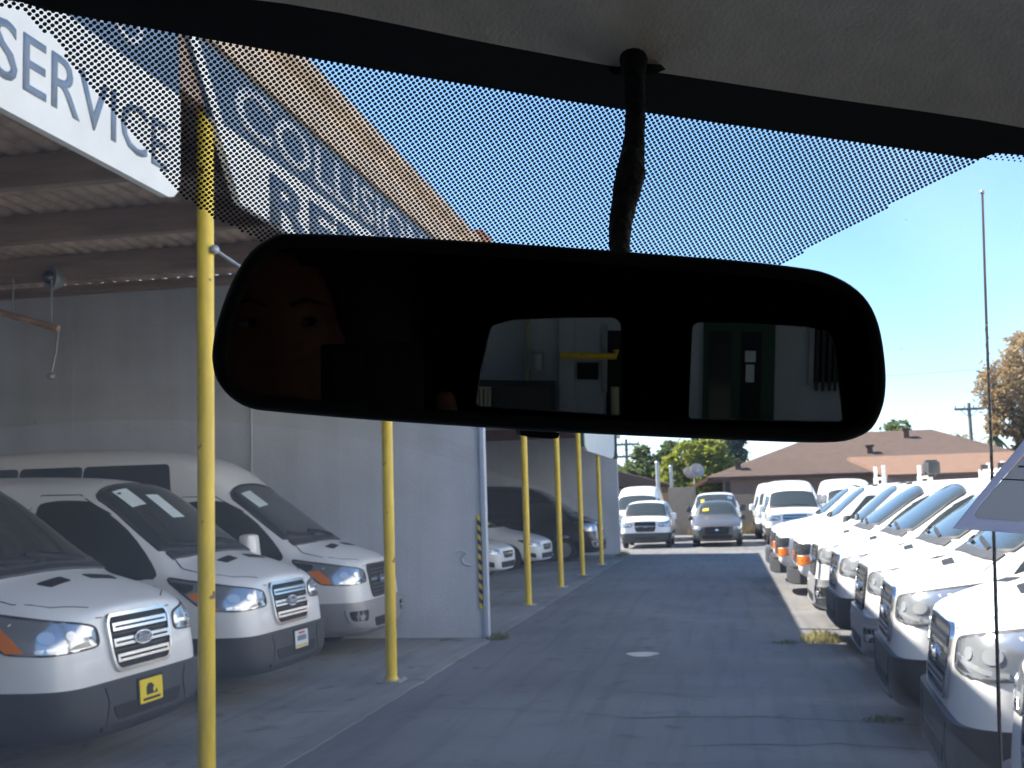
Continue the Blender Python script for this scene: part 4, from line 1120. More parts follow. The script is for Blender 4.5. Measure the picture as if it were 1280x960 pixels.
obj('eave_awning', bm, 'terracotta', H)
for x in (.4, 1.6, 2.8, 4.0):
    bm = bmesh.new(); x, y, z = hp(x, 58.78, 0); box(bm, x-.02, x+.02, y-.0, y+.04, 0, 2.6); obj('wall_batten', bm, 'house_wall', H)
bm = bmesh.new(); x0, y0, _ = hp(0.02, 58.75, 0); box(bm, x0-.1, x0+.15, y0-.0, y0+.06, .2, 2.5); obj('downpipe', bm, 'plastic', H)
O = thing('orange_tiled_roof', 'low orange tiled lean-to roof in front of the brown roofed house', 'roof', (9, 52, 0))
bm = bmesh.new()
P_ = [(6.4-9, -3.0, 2.45), (17-9, -3.0, 2.45), (17-9, .4, 3.3), (5.2-9, .4, 3.3)]
t_ = [bm.verts.new(p) for p in P_]; u_ = [bm.verts.new((p[0], p[1], p[2]-.14)) for p in P_]
bm.faces.new(t_); bm.faces.new(u_[::-1])
for i in range(4): bm.faces.new((t_[i], u_[i], u_[(i+1) % 4], t_[(i+1) % 4]))
obj('roof', bm, 'roof_orange', O)
bm = bmesh.new(); box(bm, 6.6-9, 17-9, -2.6, .3, 0, 2.44); obj('wall', bm, 'house_wall', O)
H2 = thing('low_brown_house', 'small house with a brown gable roof at the far left, beyond the end wall', 'house', (-7, 63, 0))
bm = bmesh.new(); prism(bm, [(-6, 2.3), (4.2, 2.45), (1.0, 3.35), (-2, 3.6)], -1, 'y', 7); obj('roof', bm, 'roof_brown', H2)
bm = bmesh.new(); box(bm, -5.5, 3.6, -.5, 5.5, 0, 2.35); obj('wall', bm, 'house_wall', H2)

def pxw(px, py, y):  # point on a far vertical plane
    return on_plane(px, py, Vector((0, y, 0)), Vector((0, 1, 0)))
D = thing('satellite_dish', 'pair of grey satellite dishes on one mast in front of the bright green tree', 'satellite dish', pxw(868, 604, 57.5))
for dx, dz, rr in ((.17, .62, .36), (-.22, .52, .30)):
    bm = bmesh.new(); lathe(bm, [(.02, .16), (rr*.5, .11), (rr*.85, .03), (rr, -.04), (rr*.98, -.05), (rr*.8, .02), (rr*.45, .09), (.02, .13)], (0, 0, 0), 24)
    bm.transform(Matrix.Translation((dx, 0, dz)) @ Matrix.Rotation(R(25), 4, 'Z') @ Matrix.Rotation(R(-22), 4, 'X')); d_ = obj('dish', bm, 'dish', D, 40)
    bm = bmesh.new(); tube(bm, [(dx, -.05, dz-.2), (dx+.05, -.26, dz-.06)], .015, 6); ball(bm, (dx+.05, -.28, dz-.05), .05); obj('feed_arm', bm, 'terracotta', d_, 60)
bm = bmesh.new(); tube(bm, [(0, .1, -2.3), (0, .1, .55)], .04, 8); tube(bm, [(-.3, .1, .4), (.3, .1, .55)], .03, 8); obj('mast', bm, 'galv', D, 60)
for nm, lb, px, top, bot, rr in (('steel_pole', 'tall grey steel pole behind the small white van', 824, 578, 640, .10), ('steel_pole', 'shorter pale steel pole beside the tan wall pier', 841, 583, 640, .085)):
    p0, p1 = pxw(px, bot, 56.8), pxw(px, top, 56.8)
    t = thing(nm, lb, 'pole', (p0.x, p0.y, 0), group='steel poles at the far wall')
    bm = bmesh.new(); tube(bm, [(0, 0, 0), (0, 0, p1.z)], rr, 12); obj('pole', bm, 'galv', t, 40)
    bm = bmesh.new(); tube(bm, [(0, 0, p1.z), (0, 0, p1.z+.06)], [rr*1.25, rr*.9], 12); obj('pole_cap', bm, 'galv', t, 40)

def utility_pole(label, x, y, h, arm, rot, second=None):
    t = thing('utility_pole', label, 'utility pole', (x, y, 0), R(rot), 'utility poles against the sky')
    bm = bmesh.new(); tube(bm, [(0, 0, 0), (0, 0, h)], [.20, .14], 10); obj('pole', bm, 'pole_wood', t, 50)
    for z, a_ in [(h-.5, arm)]+([second] if second else []):
        bm = bmesh.new(); box(bm, -a_, a_, -.09, .09, z-.1, z+.1); c_ = obj('crossarm', bm, 'pole_wood', t)
        for k in range(4):
            x_ = -a_*.92+k*a_*1.84/3
            bm = bmesh.new(); tube(bm, [(x_, 0, z+.1), (x_, 0, z+.28)], [.05, .07], 6); obj('insulator', bm, 'galv', c_, 60)
        bm = bmesh.new()
        for s in (-1, 1): tube(bm, [(s*a_*.55, 0, z-.1), (0, 0, z-.7)], .03, 6)
        obj('brace', bm, 'pole_wood', c_, 60)
    return t
utility_pole('wooden utility pole with one crossarm rising beyond the brown roof', 19.8, 100, 8.75, 1.2, 8)
utility_pole('distant utility pole with two crossarms above the left trees', -9.6, 115, 7.6, 1.3, 5, (5.9, 1.0))
utility_pole('short far crossarm showing just over the brown roof ridge', 21.6, 165, 9.4, 1.5, 0)
def wire(label, a, b, sag, r=.012):
    bm = bmesh.new(); a, b = Vector(a), Vector(b)
    tube(bm, [a.lerp(b, t/16)-Vector((0, 0, sag*4*(t/16)*(1-t/16))) for t in range(17)], r, 5, False)
    o = obj('power_line', bm, 'plastic', None, 180); tag(o, label, 'power line', 'power lines')
wire('thin power line crossing the sky right of the mirror', pxw(1000, 476, 90), pxw(1500, 432, 90), .3, .010)
wire('upper of two power lines in front of the tan tree', pxw(1225, 502, 60), pxw(1500, 380, 60), .5, .010)
wire('lower of two power lines in front of the tan tree', pxw(1225, 512, 60), pxw(1500, 405, 60), .5, .010)

def tree(name, label, x, y, trunk_h, blobs, mat, n, size, cat='tree', seed=1, limbs=True, trunk_r=.2):
    rnd = random.Random(seed)
    t = thing(name, label, cat, (x, y, 0))
    bm = bmesh.new()
    top = Vector((rnd.uniform(-.2, .2), 0, trunk_h))
    tube(bm, [(0, 0, 0), (.05, .03, trunk_h*.5), top], [trunk_r*1.3, trunk_r, trunk_r*.7], 8)
    if limbs:
        for bx, by, bz, br in blobs:
            c = Vector((bx, by, bz)); m_ = top.lerp(c, .55)+Vector((rnd.uniform(-.2, .2), rnd.uniform(-.2, .2), -.15))
            tube(bm, [top*.96, m_, c], [trunk_r*.55, trunk_r*.35, trunk_r*.12], 6)
            for _ in range(3):
                d = Vector((rnd.gauss(0, 1), rnd.gauss(0, 1), rnd.gauss(.3, .7))).normalized()*br*.8
                tube(bm, [c.lerp(m_, .3), c+d], [trunk_r*.15, trunk_r*.05], 5)
    obj('trunk', bm, 'bark', t, 60)
    tot = sum(b[3]**2 for b in blobs)
    V_, Fc = [], []
    for bx, by, bz, br in blobs:
        k = int(n*br*br/tot)
        ncl = max(6, int(k/16))
        cl = []
        for _ in range(ncl):
            d = Vector((rnd.gauss(0, 1), rnd.gauss(0, 1), rnd.gauss(0, 1))).normalized()
            rr = br*(rnd.uniform(.35, 1.0)**.5)*(1+.25*noise.noise(d*2.3+Vector((bx, by, bz))))
            cl.append(Vector((bx, by, bz))+d*rr)
        for _ in range(k):
            c = rnd.choice(cl)
            p = c+Vector((rnd.gauss(0, 1), rnd.gauss(0, 1), rnd.gauss(0, .8)))*br*.14
            a = Vector((rnd.gauss(0, 1), rnd.gauss(0, 1), rnd.gauss(0, .6))).normalized()
            b = a.orthogonal(); b.rotate(Matrix.Rotation(rnd.random()*6.28, 3, a)); b.normalize()
            s = size*rnd.uniform(.6, 1.3)
            i = len(V_)
            V_ += [p-a*s, p+b*s*.45, p+a*s, p-b*s*.45]; Fc.append((i, i+1, i+2, i+3))
    me = bpy.data.meshes.new('crown'); me.from_pydata([tuple(v) for v in V_], [], Fc); me.materials.append(MAT[mat])
    link('crown', me, t)
    return t
tree('leafy_tree', 'bright yellow-green leafy tree behind the satellite dishes', -2.2, 72, 1.6, [(-.9, 0, 2.6, 1.1), (.9, .2, 3.0, 1.4), (2.1, .4, 2.9, 1.2), (0, 0, 4.2, 1.0), (1.3, 0, 4.5, .9), (3.0, 0, 2.8, .9), (-1.1, 0, 3.8, .6), (.3, .3, 2.0, 1.2)], 'leaf_bright', 15000, .16, seed=3)
tree('leafy_tree', 'greyer green tree behind the small white van, left of the bright one', -5.6, 76, 1.5, [(-.6, 0, 3.0, 1.1), (.6, 0, 3.4, 1.1), (1.5, 0, 2.6, .9), (.3, 0, 4.5, .7), (2.1, 0, 4.9, .6), (-1.6, 0, 2.4, .9), (1.7, .1, 4.0, .7)], 'leaf_green', 12000, .15, seed=5)
tree('cypress_tree', 'dark columnar cypress to the right of the bright green tree', .55, 86, 1.0, [(0, 0, 2.0+i*.9, 1.15-.06*i) for i in range(8)], 'leaf_dark', 8000, .17, seed=6)
tree('cypress_tree', 'dark cypress between the bright tree and the other cypress', -1.6, 88, 1.0, [(0, 0, 2.0+i*.9, 1.1-.06*i) for i in range(8)], 'leaf_dark', 7000, .17, seed=8)
tree('dry_leaf_tree', 'large tan-leaved tree at the right edge with thin gaps of sky', 17.1, 72, 4.0, [(-.6, 0, 7.6, 1.7), (.8, 0, 9.3, 1.6), (1.6, 0, 7.2, 1.9), (-.9, 0, 5.6, 1.0), (2.2, .5, 10.2, 1.4), (3.6, 0, 8.6, 2.0), (.6, 0, 5.0, 1.1), (2.4, 0, 5.0, 1.3), (4.2, 0, 5.6, 1.8), (-.1, 0, 3.6, .8), (1.6, 0, 3.4, 1.0), (3.4, 0, 3.4, 1.4)], 'leaf_dry', 30000, .16, seed=9, trunk_r=.3)
tree('round_tree', 'dull green tree showing above the ridge of the brown roof', 13.3, 96, 3.0, [(0, 0, 5.6, 1.4), (1.2, 0, 5.2, 1.1), (-1.2, 0, 5.2, 1.1), (.3, 0, 6.5, .9)], 'leaf_green', 3500, .2, seed=11)
tree('distant_tree', 'dim green tree at the far left beside the end wall', -9.5, 100, 2.0, [(0, 0, 3.2, 1.6), (1.6, 0, 2.9, 1.3)], 'leaf_green', 2500, .2, seed=12)

def palm(label, x, y, h, r, seed):
    rnd = random.Random(seed)
    t = thing('palm_tree', label, 'palm', (x, y, 0), 0, 'palms beyond the brown roof')
    bm = bmesh.new(); tube(bm, [(0, 0, 0), (.05, 0, h*.5), (0, 0, h)], [.22, .17, .16], 8); obj('trunk', bm, 'bark', t, 50)
    for k in range(20):
        a = 6.283*k/20+rnd.uniform(-.1, .1); el = rnd.uniform(-.7, 1.2)
        d = Vector((math.cos(a), math.sin(a), 0)); bm = bmesh.new(); L_ = []
        for i in range(5):
            tt = i/4
            p = Vector((0, 0, h))+d*r*tt*math.cos(el*.6)+Vector((0, 0, r*(math.sin(el)*tt-.7*tt*tt)))
            wd = r*.13*math.sin(math.pi*min(1, .15+tt*.85)); s = Vector((-d.y, d.x, 0))*wd
            L_.append((bm.verts.new(p-s-Vector((0, 0, wd*.5))), bm.verts.new(p), bm.verts.new(p+s-Vector((0, 0, wd*.5)))))
        for (a1, b1, c1), (a2, b2, c2_) in zip(L_, L_[1:]): bm.faces.new((a1, b1, b2, a2)); bm.faces.new((b1, c1, c2_, b2))
        obj('frond', bm, 'palm', t)
palm('shorter palm left of the utility pole foot', 21.0, 110, 6.4, 1.5, 1)
palm('palm with a full round head between the utility pole and the tan tree', 23.4, 108, 6.3, 1.7, 2)

# ------------------------------------------------------------------ the van the camera sits in
VYAW = YAW + R(24)
VR = Matrix.Rotation(VYAW, 3, 'Z'); VRi = VR.transposed()
CV = Vector((-.17, 0, 1.82))
VO = Vector((0, 0, 0)) - VR @ Vector((-.17, 0, 0))
CVN = thing('cargo_van', 'the van the view is taken from: dotted windshield, black band and grey headliner', 'van', (VO.x, VO.y, 0), VYAW)
AL = R(42); YH, ZH, KX = .50, .224+1.82, .40
SA, CA = math.sin(AL), math.cos(AL)
def WS(X, s, off=0.0):
    """point on the windshield: X across, s down from the header, off towards the cabin"""
    return Vector((X, YH-KX*X*X+s*CA-off*SA, ZH-KX*X*X-s*SA-off*CA))
def ws_hit(px, py):
    d = VRi @ ray(px, py)
    g = lambda t: ((CV.y+t*d.y-YH+KX*(CV.x+t*d.x)**2)*SA + (CV.z+t*d.z-ZH+KX*(CV.x+t*d.x)**2)*CA)
    lo_, hi_ = 0.0, 3.0
    for _ in range(60):
        m_ = (lo_+hi_)/2
        if g(m_) < 0: lo_ = m_
        else: hi_ = m_
    p = CV+d*lo_
    return p.x, (p.y-YH+KX*p.x*p.x)/CA
def rayv(px, py): return VRi @ ray(px, py)

bm = bmesh.new()
nx, ns = 40, 16
g = [[bm.verts.new(WS(-.84+1.68*i/nx, -.06+1.16*j/ns)) for j in range(ns+1)] for i in range(nx+1)]
for i in range(nx):
    for j in range(ns): bm.faces.new((g[i][j], g[i+1][j], g[i+1][j+1], g[i][j+1]))
wsg = obj('windshield', bm, 'windshield', CVN, 180)
low = [ws_hit(*p) for p in ((-40, -10), (30, 2), (56, 11), (120, 22.5), (180, 33), (240, 44), (380, 70), (480, 87.5), (580, 104), (680, 120.5), (780, 136), (900, 153), (1000, 167), (1100, 181), (1219, 198))]
tail = [ws_hit(*p) for p in ((1226, 196), (1243, 190), (1280, 193), (1340, 199))]
xs_ = [p[0] for p in low+tail]; ss_ = [p[1] for p in low+tail]
def frit_low(X):
    return float(np.interp(X, xs_, ss_))
hd = [ws_hit(*p) for p in ((380, 5), (505, 30), (599, 50), (752, 79), (880, 97), (1000, 116), (1087, 128), (1280, 157))]
hx = [p[0] for p in hd]; hs = [p[1] for p in hd]
hc = np.polyfit(hx, hs, 2)
def head_s(X):
    return float(np.interp(X, hx, hs))
bm = bmesh.new(); L_ = []
Xs = sorted(set([round(-.84+1.68*i/60, 4) for i in range(61)] + [p[0] for p in low+tail]))
for X in Xs: L_.append((bm.verts.new(WS(X, -.06, .0012)), bm.verts.new(WS(X, frit_low(X), .0012))))
for (a, b), (c, d) in zip(L_, L_[1:]): bm.faces.new((a, b, d, c))
obj('frit_band', bm, 'frit', wsg, 180)
# dot print
wedge = [ws_hit(*p) for p in ((-30, -30), (2, 6), (30, 12), (60, 42), (108, 98), (160, 160), (225, 241), (262, 268), (330, 301), (420, 345), (560, 430), (690, 500), (760, 455), (860, 391), (970, 332), (1222, 199), (1236, 194), (1243, 187), (1219, 190), (780, 120), (380, 60), (40, -20))]
def inside(x, y, poly):
    r = False; j = len(poly)-1
    for i in range(len(poly)):
        (xi, yi), (xj, yj) = poly[i], poly[j]
        if (yi > y) != (yj > y) and x < (xj-xi)*(y-yi)/(yj-yi)+xi: r = not r
        j = i
    return r
PX_, PS_, RD = .00300, .00158, .00093
row_fit = np.polyfit([p[0] for p in low], [p[1] for p in low], 3)
V_, Fc = [], []
j = 0; s = -.02
while s < .32:
    X = -.27 + (PX_/2 if j % 2 else 0)
    while X < .46:
        # rows run parallel to the edge of the band
        sr = s + (np.polyval(row_fit, X) if X < low[-1][0] else frit_low(X))
        if inside(X, sr, wedge) or (X > low[-1][0]+.004 and sr < frit_low(X)+.0052 and sr > frit_low(X)-.002):
            r = RD*(1 if X < low[-1][0] else .85-.35*max(0, (sr-frit_low(X))/.0052))
            i = len(V_)
            for k in range(8):
                a = k*math.pi/4+.39
                V_.append(tuple(WS(X+r*math.cos(a), sr+r*math.sin(a)*1.02, .0010)))
            Fc.append(tuple(range(i, i+8)))
        X += PX_
    s += PS_; j += 1
me = bpy.data.meshes.new('dot_print'); me.from_pydata(V_, [], Fc); me.materials.append(MAT['frit'])
dp = link('dot_print', me, wsg); dp['kind'] = 'stuff'
# dust specks stuck on the glass
rnd = random.Random(4); bm = bmesh.new()
for _ in range(170):
    X, s = ws_hit(rnd.uniform(0, 1280), rnd.uniform(230, 955))
    r = rnd.uniform(.00012, .00034)
    bm.faces.new([bm.verts.new(WS(X+r*math.cos(k*1.05)*rnd.uniform(.6, 1.4), s+r*math.sin(k*1.05)*rnd.uniform(.6, 1.4), -.0012)) for k in range(6)])
dd = obj('dust_specks', bm, 'dish', wsg); dd['kind'] = 'stuff'
# headliner
bm = bmesh.new(); G_ = []
ds = [0, .002, .006, .014, .026, .042, .065, .10, .15, .22, .32, .5, .8, 1.2]
for i in range(61):
    X = -.84+1.68*i/60
    e0 = WS(X, head_s(X), .002)
    col_ = []
    for d in ds:
        z = e0.z+.062*(1-math.exp(-d/.07)) + (.004*math.sin(X*7+d*9) if d > .05 else 0)*.5
        col_.append(bm.verts.new((X, e0.y-d, z)))
    G_.append(col_)
for i in range(60):
    for k in range(len(ds)-1): bm.faces.new((G_[i][k], G_[i+1][k], G_[i+1][k+1], G_[i][k+1]))
obj('headliner', bm, 'headliner', CVN, 180)
# shell
RZ0, RZ1 = 2.135, 2.17
bm = bmesh.new(); box(bm, -.975, .975, -4.13, .40, RZ0, RZ1); obj('roof', bm, 'paint_white', CVN)
bm = bmesh.new(); box(bm, -.935, .935, -4.08, -1.15, 2.06, 2.08); obj('cargo_ceiling', bm, 'interior', CVN)
for s in (-1, 1):
    bm = bmesh.new()
    prism(bm, [(-4.1, .45), (1.9, .45), (1.9, 1.05), (1.25, 1.25), (-.75, 1.25), (-.75, RZ0), (-4.1, RZ0)], s*.96-.02, 'x', .04)
    obj('side_panel', bm, 'interior', CVN)
    bm = bmesh.new(); box(bm, min(s*.925, s*.935), max(s*.925, s*.935), -.75, 1.2, .5, 1.22); obj('door_card', bm, 'cabin', CVN)
    bm = bmesh.new(); prism(bm, [(-.75, 1.98), (.22, 1.98), (.10, RZ0), (-.75, RZ0)], s*.95-.02, 'x', .04); obj('door_header', bm, 'cabin', CVN)
    bm = bmesh.new(); tube(bm, [WS(s*.86, -.05), WS(s*.86, .5), WS(s*.88, 1.12)], .045, 10); obj('windshield_pillar', bm, 'cabin', CVN, 50)
    bm = bmesh.new(); prism(bm, [(-.75, 1.25), (.95, 1.25), (.22, 1.98), (-.75, 1.98)], s*.955-.002, 'x', .004); obj('side_window', bm, 'side_glass', CVN)
bm = bmesh.new(); box(bm, -.94, .94, -4.1, 1.3, .45, .5); obj('floor', bm, 'cabin', CVN)
bm = bmesh.new(); prism(bm, [(.70, .5), (1.25, .5), (1.33, 1.26), (.95, 1.32), (.72, 1.22)], -.9, 'x', 1.8); obj('dashboard', bm, 'cabin', CVN, 30)
bm = bmesh.new(); prism(bm, [(1.34, 1.26), (1.6, 1.22), (2.0, 1.10), (2.12, 1.0), (2.12, .45), (1.34, .45)], -.93, 'x', 1.86); bmesh.ops.bevel(bm, geom=list(bm.edges), offset=.03, segments=2, affect='EDGES'); obj('hood', bm, 'paint_white', CVN, 40)
bm = bmesh.new(); box(bm, -.97, .97, 2.08, 2.22, .3, .62, .04); obj('bumper', bm, 'plastic', CVN, 40)
for y in (1.35, -3.0):
    for s in (-1, 1):
        bm = bmesh.new(); m_ = Matrix.Translation((s*.88, y, .36)) @ Matrix.Rotation(math.pi/2, 4, 'Y')
        bmesh.ops.create_cone(bm, cap_ends=True, segments=24, radius1=.355, radius2=.355, depth=.22, matrix=m_)
        wt = obj('wheel', bm, 'tyre', CVN, 40)
        bm = bmesh.new(); m_ = Matrix.Translation((s*.985, y, .36)) @ Matrix.Rotation(math.pi/2, 4, 'Y')
        bmesh.ops.create_cone(bm, cap_ends=True, segments=20, radius1=.21, radius2=.18, depth=.03, matrix=m_); obj('rim', bm, 'rim', wt, 40)
# seats behind the camera
for X in (-.42, .45):
    bm = bmesh.new(); box(bm, X-.24, X+.24, -.62, -.10, .70, .88, .05); box(bm, X-.23, X+.23, -.82, -.64, .85, 1.48, .06)
    obj('seat', bm, 'interior', CVN, 50)

# antenna on the right cowl
AT = thing('antenna', 'thin black whip antenna standing beyond the windshield at right', 'antenna', (0, 0, 0))
hyp = lambda px, py, t: CAM + ray(px, py)*(t/math.hypot(ray(px, py).x, ray(px, py).y))
pts = [hyp(px, py, t) for px, py, t in ((1256, 1080, 1.445), (1251, 960, 1.44), (1245, 760, 1.43), (1239, 560, 1.42), (1233, 400, 1.41), (1228, 240, 1.40))]
AT.location = pts[0]
pts = [p-pts[0] for p in spline(pts, False, 8)]
bm = bmesh.new(); tube(bm, pts, [.0025-.0012*i/len(pts) for i in range(len(pts))], 8); obj('whip', bm, 'antenna', AT, 60)
bm = bmesh.new(); hx_ = []
for i in range(len(pts)-1):
    for k in range(6):
        f_ = k/6; p = pts[i].lerp(pts[i+1], f_); a = (i*6+k)*1.05; rr = (.0022-.0011*i/len(pts))
        hx_.append(p+Vector((math.cos(a)*rr, math.sin(a)*rr, 0)))
tube(bm, hx_[:int(len(hx_)*.8)], .0007, 5); obj('spiral_wire', bm, 'antenna', AT, 60)
bm = bmesh.new(); ball(bm, pts[-1], .003); obj('tip', bm, 'galv', AT, 180)
bm = bmesh.new(); tube(bm, [(0, 0, -.14), (0, 0, .02)], [.016, .008], 10); obj('antenna_base', bm, 'plastic', AT, 50)

# paper tag on the glass at right
TG = thing('windshield_tag', 'slanted grey paper tag with a pale violet border stuck to the windshield at right', 'paper tag', (VO.x, VO.y, 0), VYAW)
def wpoly(pxs, off, n=1):
    bm = bmesh.new(); P = [ws_hit(*p) for p in pxs]
    c = bm.faces.new([bm.verts.new((p[0], p[1], 0)) for p in P])
    for v in bm.verts: v.co = WS(v.co.x, v.co.y, off)
    r = bmesh.ops.extrude_face_region(bm, geom=[c]); 
    for e in r['geom']:
        if isinstance(e, bmesh.types.BMVert): e.co += Vector((0, -SA, -CA))*.0003
    return bm
sh = obj('sheet', wpoly([(1188, 656), (1215, 622), (1280, 541), (1345, 462), (1420, 462), (1420, 495), (1335, 495), (1280, 559), (1218, 630), (1214, 638), (1217, 643), (1280, 647), (1400, 652), (1420, 652), (1420, 672), (1280, 663)], .003), 'tag_border', TG)
obj('print_panel', wpoly([(1217, 643), (1214, 638), (1218, 630), (1280, 559), (1335, 495), (1400, 495), (1400, 652), (1280, 647)], .0036), 'tag_paper', sh)
obj('print_line', wpoly([(1247, 592.2), (1400, 600), (1400, 601.3), (1247, 593.6)], .0042), 'tag_ink', sh)
for x0, x1, y in ((1268, 1277, 577), (1279, 1300, 578), (1275, 1283, 584), (1285, 1310, 585)):
    obj('print_text', wpoly([(x0, y-1), (x1, y-.6), (x1, y+1.6), (x0, y+1.2)], .0042), 'tag_ink', sh)

# ------------------------------------------------------------------ rear-view mirror
MP = CAM + ray(690, 425)*(.45/math.hypot(ray(690, 425).x, ray(690, 425).y))
MN = -ray(428, 480)
RVM = thing('rear_view_mirror', 'wide dark rear-view mirror hanging in the middle of the windshield', 'mirror', MP)
out_px = [(263.4, 437), (264, 456), (269.5, 476), (286, 497), (310, 510.6), (346, 515.8), (466, 526), (604, 535.2), (700, 541), (800, 546), (877, 549.3), (990, 553.8), (1049, 554), (1077, 547.5), (1095, 536), (1106, 516), (1111.5, 493), (1112, 461), (1106, 416), (1094.7, 384), (1076.5, 361.5), (1049, 344.5), (1013, 334), (922, 323.5), (840, 317), (764, 311), (680, 305), (604, 300), (466, 292.7), (363, 289.8), (339, 294.5), (311.6, 313), (287.5, 352), (270, 401)]
out = [on_plane(px, py, MP, MN)-MP for px, py in out_px]
ctr = sum(out, Vector())/len(out)
out = spline(out, True, 3)
ex = (out[0]-ctr); ex = (ex-MN*ex.dot(MN)).normalized(); ey = MN.cross(ex)
def inset(P, d):
    n_ = len(P); r = []
    for i in range(n_):
        t = (P[(i+1) % n_]-P[i-1]).normalized(); nn = MN.cross(t)
        if nn.dot(ctr-P[i]) < 0: nn = -nn
        r.append(P[i]+nn*d)
    return r
rings = [[ctr+(p-ctr)*.80-MN*.036 for p in out], [ctr+(p-ctr)*.93-MN*.030 for p in out], [ctr+(p-ctr)*.99-MN*.018 for p in out], [p-MN*.008 for p in out], [p-MN*.003 for p in inset(out, .0003)], [p+MN*0 for p in inset(out, .0018)], [p+MN*.0006 for p in inset(out, .0042)], [p-MN*.0002 for p in inset(out, .0058)], [p-MN*.0022 for p in inset(out, .0062)]]
bm = bmesh.new(); VR_ = [[bm.verts.new(p) for p in rg] for rg in rings]
n_ = len(out)
for a, b in zip(VR_, VR_[1:]):
    for k in range(n_): bm.faces.new((a[k], a[(k+1) % n_], b[(k+1) % n_], b[k]))
bm.faces.new(VR_[0])
obj('housing', bm, 'housing', RVM, 60)
bm = bmesh.new(); bm.faces.new([bm.verts.new(p-MN*.0018) for p in inset(out, .0059)])
mg = obj('mirror_glass', bm, 'mirror', RVM)
bm = bmesh.new()
lv = [on_plane(px, py, MP-MN*.012, MN)-MP for px, py in ((650, 538), (700, 541), (698, 547.5), (690, 548.5), (662, 546.5), (652, 544.5))]
A_ = [bm.verts.new(p) for p in lv]; B_ = [bm.verts.new(p-MN*.012) for p in lv]
bm.faces.new(A_); bm.faces.new(B_[::-1])
for k in range(6): bm.faces.new((A_[k], A_[(k+1) % 6], B_[(k+1) % 6], B_[k]))
obj('dimming_lever', bm, 'housing', RVM)
# cable sleeve up to the header
pT = VO + VR @ WS(*ws_hit(792, 78), .02)
tT = (pT-CAM).length
pB = on_plane(775, 330, MP-MN*.02, MN); tB = (pB-CAM).length
prof = [(792, 74, 17), (792, 84, 15.5), (793.5, 100, 13), (794, 140, 12.4), (793, 172, 12.8), (789, 205, 16.5), (788, 217, 18.5), (783, 240, 17), (777.5, 268, 15), (775, 290, 14.2), (774.5, 312, 13.5), (774, 335, 13.5)]
rp = []
for px, py, w_ in prof:
    t = tT+(tB-tT)*(py-74)/(335-74)
    rp.append((CAM+ray(px, py)*t-MP, w_/F_PX*t))
cp = spline([p for p, _ in rp], False, 4); cr_ = np.interp(np.arange(len(cp)), np.arange(len(rp))*4, [r for _, r in rp])
bm = bmesh.new(); tube(bm, cp, list(cr_), 16)
for v in bm.verts:
    q = v.co*190
    v.co += Vector((noise.noise(q), noise.noise(q+Vector((9, 0, 0))), 0))*.0007
obj('cable_sleeve', bm, 'foam', RVM, 180)
bm = bmesh.new()
cf = [VO + VR @ WS(*ws_hit(px, py), .012) - MP for px, py in ((756, 79), (772, 74), (790, 70.5), (821, 72.5), (810, 77), (790, 80))]
A_ = [bm.verts.new(p) for p in cf]; B_ = [bm.verts.new(p+Vector((0, 0, .006))+MN*-.01) for p in cf]
bm.faces.new(A_); bm.faces.new(B_[::-1])
for k in range(6): bm.faces.new((A_[k], A_[(k+1) % 6], B_[(k+1) % 6], B_[k]))
obj('header_clip', bm, 'housing', RVM)

# ------------------------------------------------------------------ what stands behind the van (seen in the mirror)
def refl(px, py):
    p = on_plane(px, py, MP, MN); d = ray(px, py); d = d-MN*2*d.dot(MN)
    return VRi @ (p-VO), VRi @ d           # van coordinates
def back(px, py, yv):
    p, d = refl(px, py); q = p+d*((yv-p.y)/d.y); return (q.x, q.z)
# rear doors with their two windows
YR = -4.1
win = {0: [(613, 408), (640, 400), (700, 397.5), (768, 397), (776, 404), (778, 520), (594, 508), (600, 465)],
       1: [(866, 408), (872, 403), (940, 404), (1010, 409), (1036, 414), (1044, 432), (1055, 528), (861, 524)]}
W2 = {k: rounded([back(px, py, YR) for px, py in v], .02, 3) for k, v in win.items()}
bm = bmesh.new()
def loop(pts):
    vs = [bm.verts.new((x, YR, z)) for x, z in pts]
    return [bm.edges.new((vs[i], vs[(i+1) % len(vs)])) for i in range(len(vs))]
es = loop([(-.98, .45), (.98, .45), (.98, RZ1), (-.98, RZ1)])
for k in W2: es += loop(W2[k])
bmesh.ops.triangle_fill(bm, use_beauty=True, use_dissolve=False, edges=es)
r = bmesh.ops.extrude_face_region(bm, geom=list(bm.faces))
for e_ in r['geom']:
    if isinstance(e_, bmesh.types.BMVert): e_.co.y -= .03
rd = obj('rear_door', bm, 'interior', CVN)
for k in W2:
    bm = bmesh.new(); bm.faces.new([bm.verts.new((x, YR-.015, z)) for x, z in W2[k]]); obj('rear_window', bm, 'tint', rd)
YB = -11.6
RB = thing('rear_building', 'grey building with a green door and a louvred unit, seen only in the mirror', 'building', VO + VR @ Vector((0, YB, 0)), VYAW)
def rb(px, py, off=0.0):
    x, z = back(px, py, YB+off); return x, z
bm = bmesh.new(); box(bm, -9, 9, -.3, 0, 0, 3.6); obj('wall', bm, 'stucco', RB)
bm = bmesh.new(); box(bm, -9, 9, -.3, 3.4, 3.6, 3.8); obj('canopy', bm, 'stucco', RB)
def rrect(name, px0, px1, py0, py1, mat, off=.03, y0=0.0, parent=None):
    (xa, za), (xb, zb) = rb(px0, py0), rb(px1, py1)
    bm = bmesh.new(); box(bm, min(xa, xb), max(xa, xb), y0, y0+off, min(za, zb), max(za, zb)); return obj(name, bm, mat, parent or RB)
dr = rrect('door', 880, 966, 398, 545, 'green_door', .05)
rrect('door_pane', 887, 912, 414, 545, 'lens_dark', .012, .05, dr)
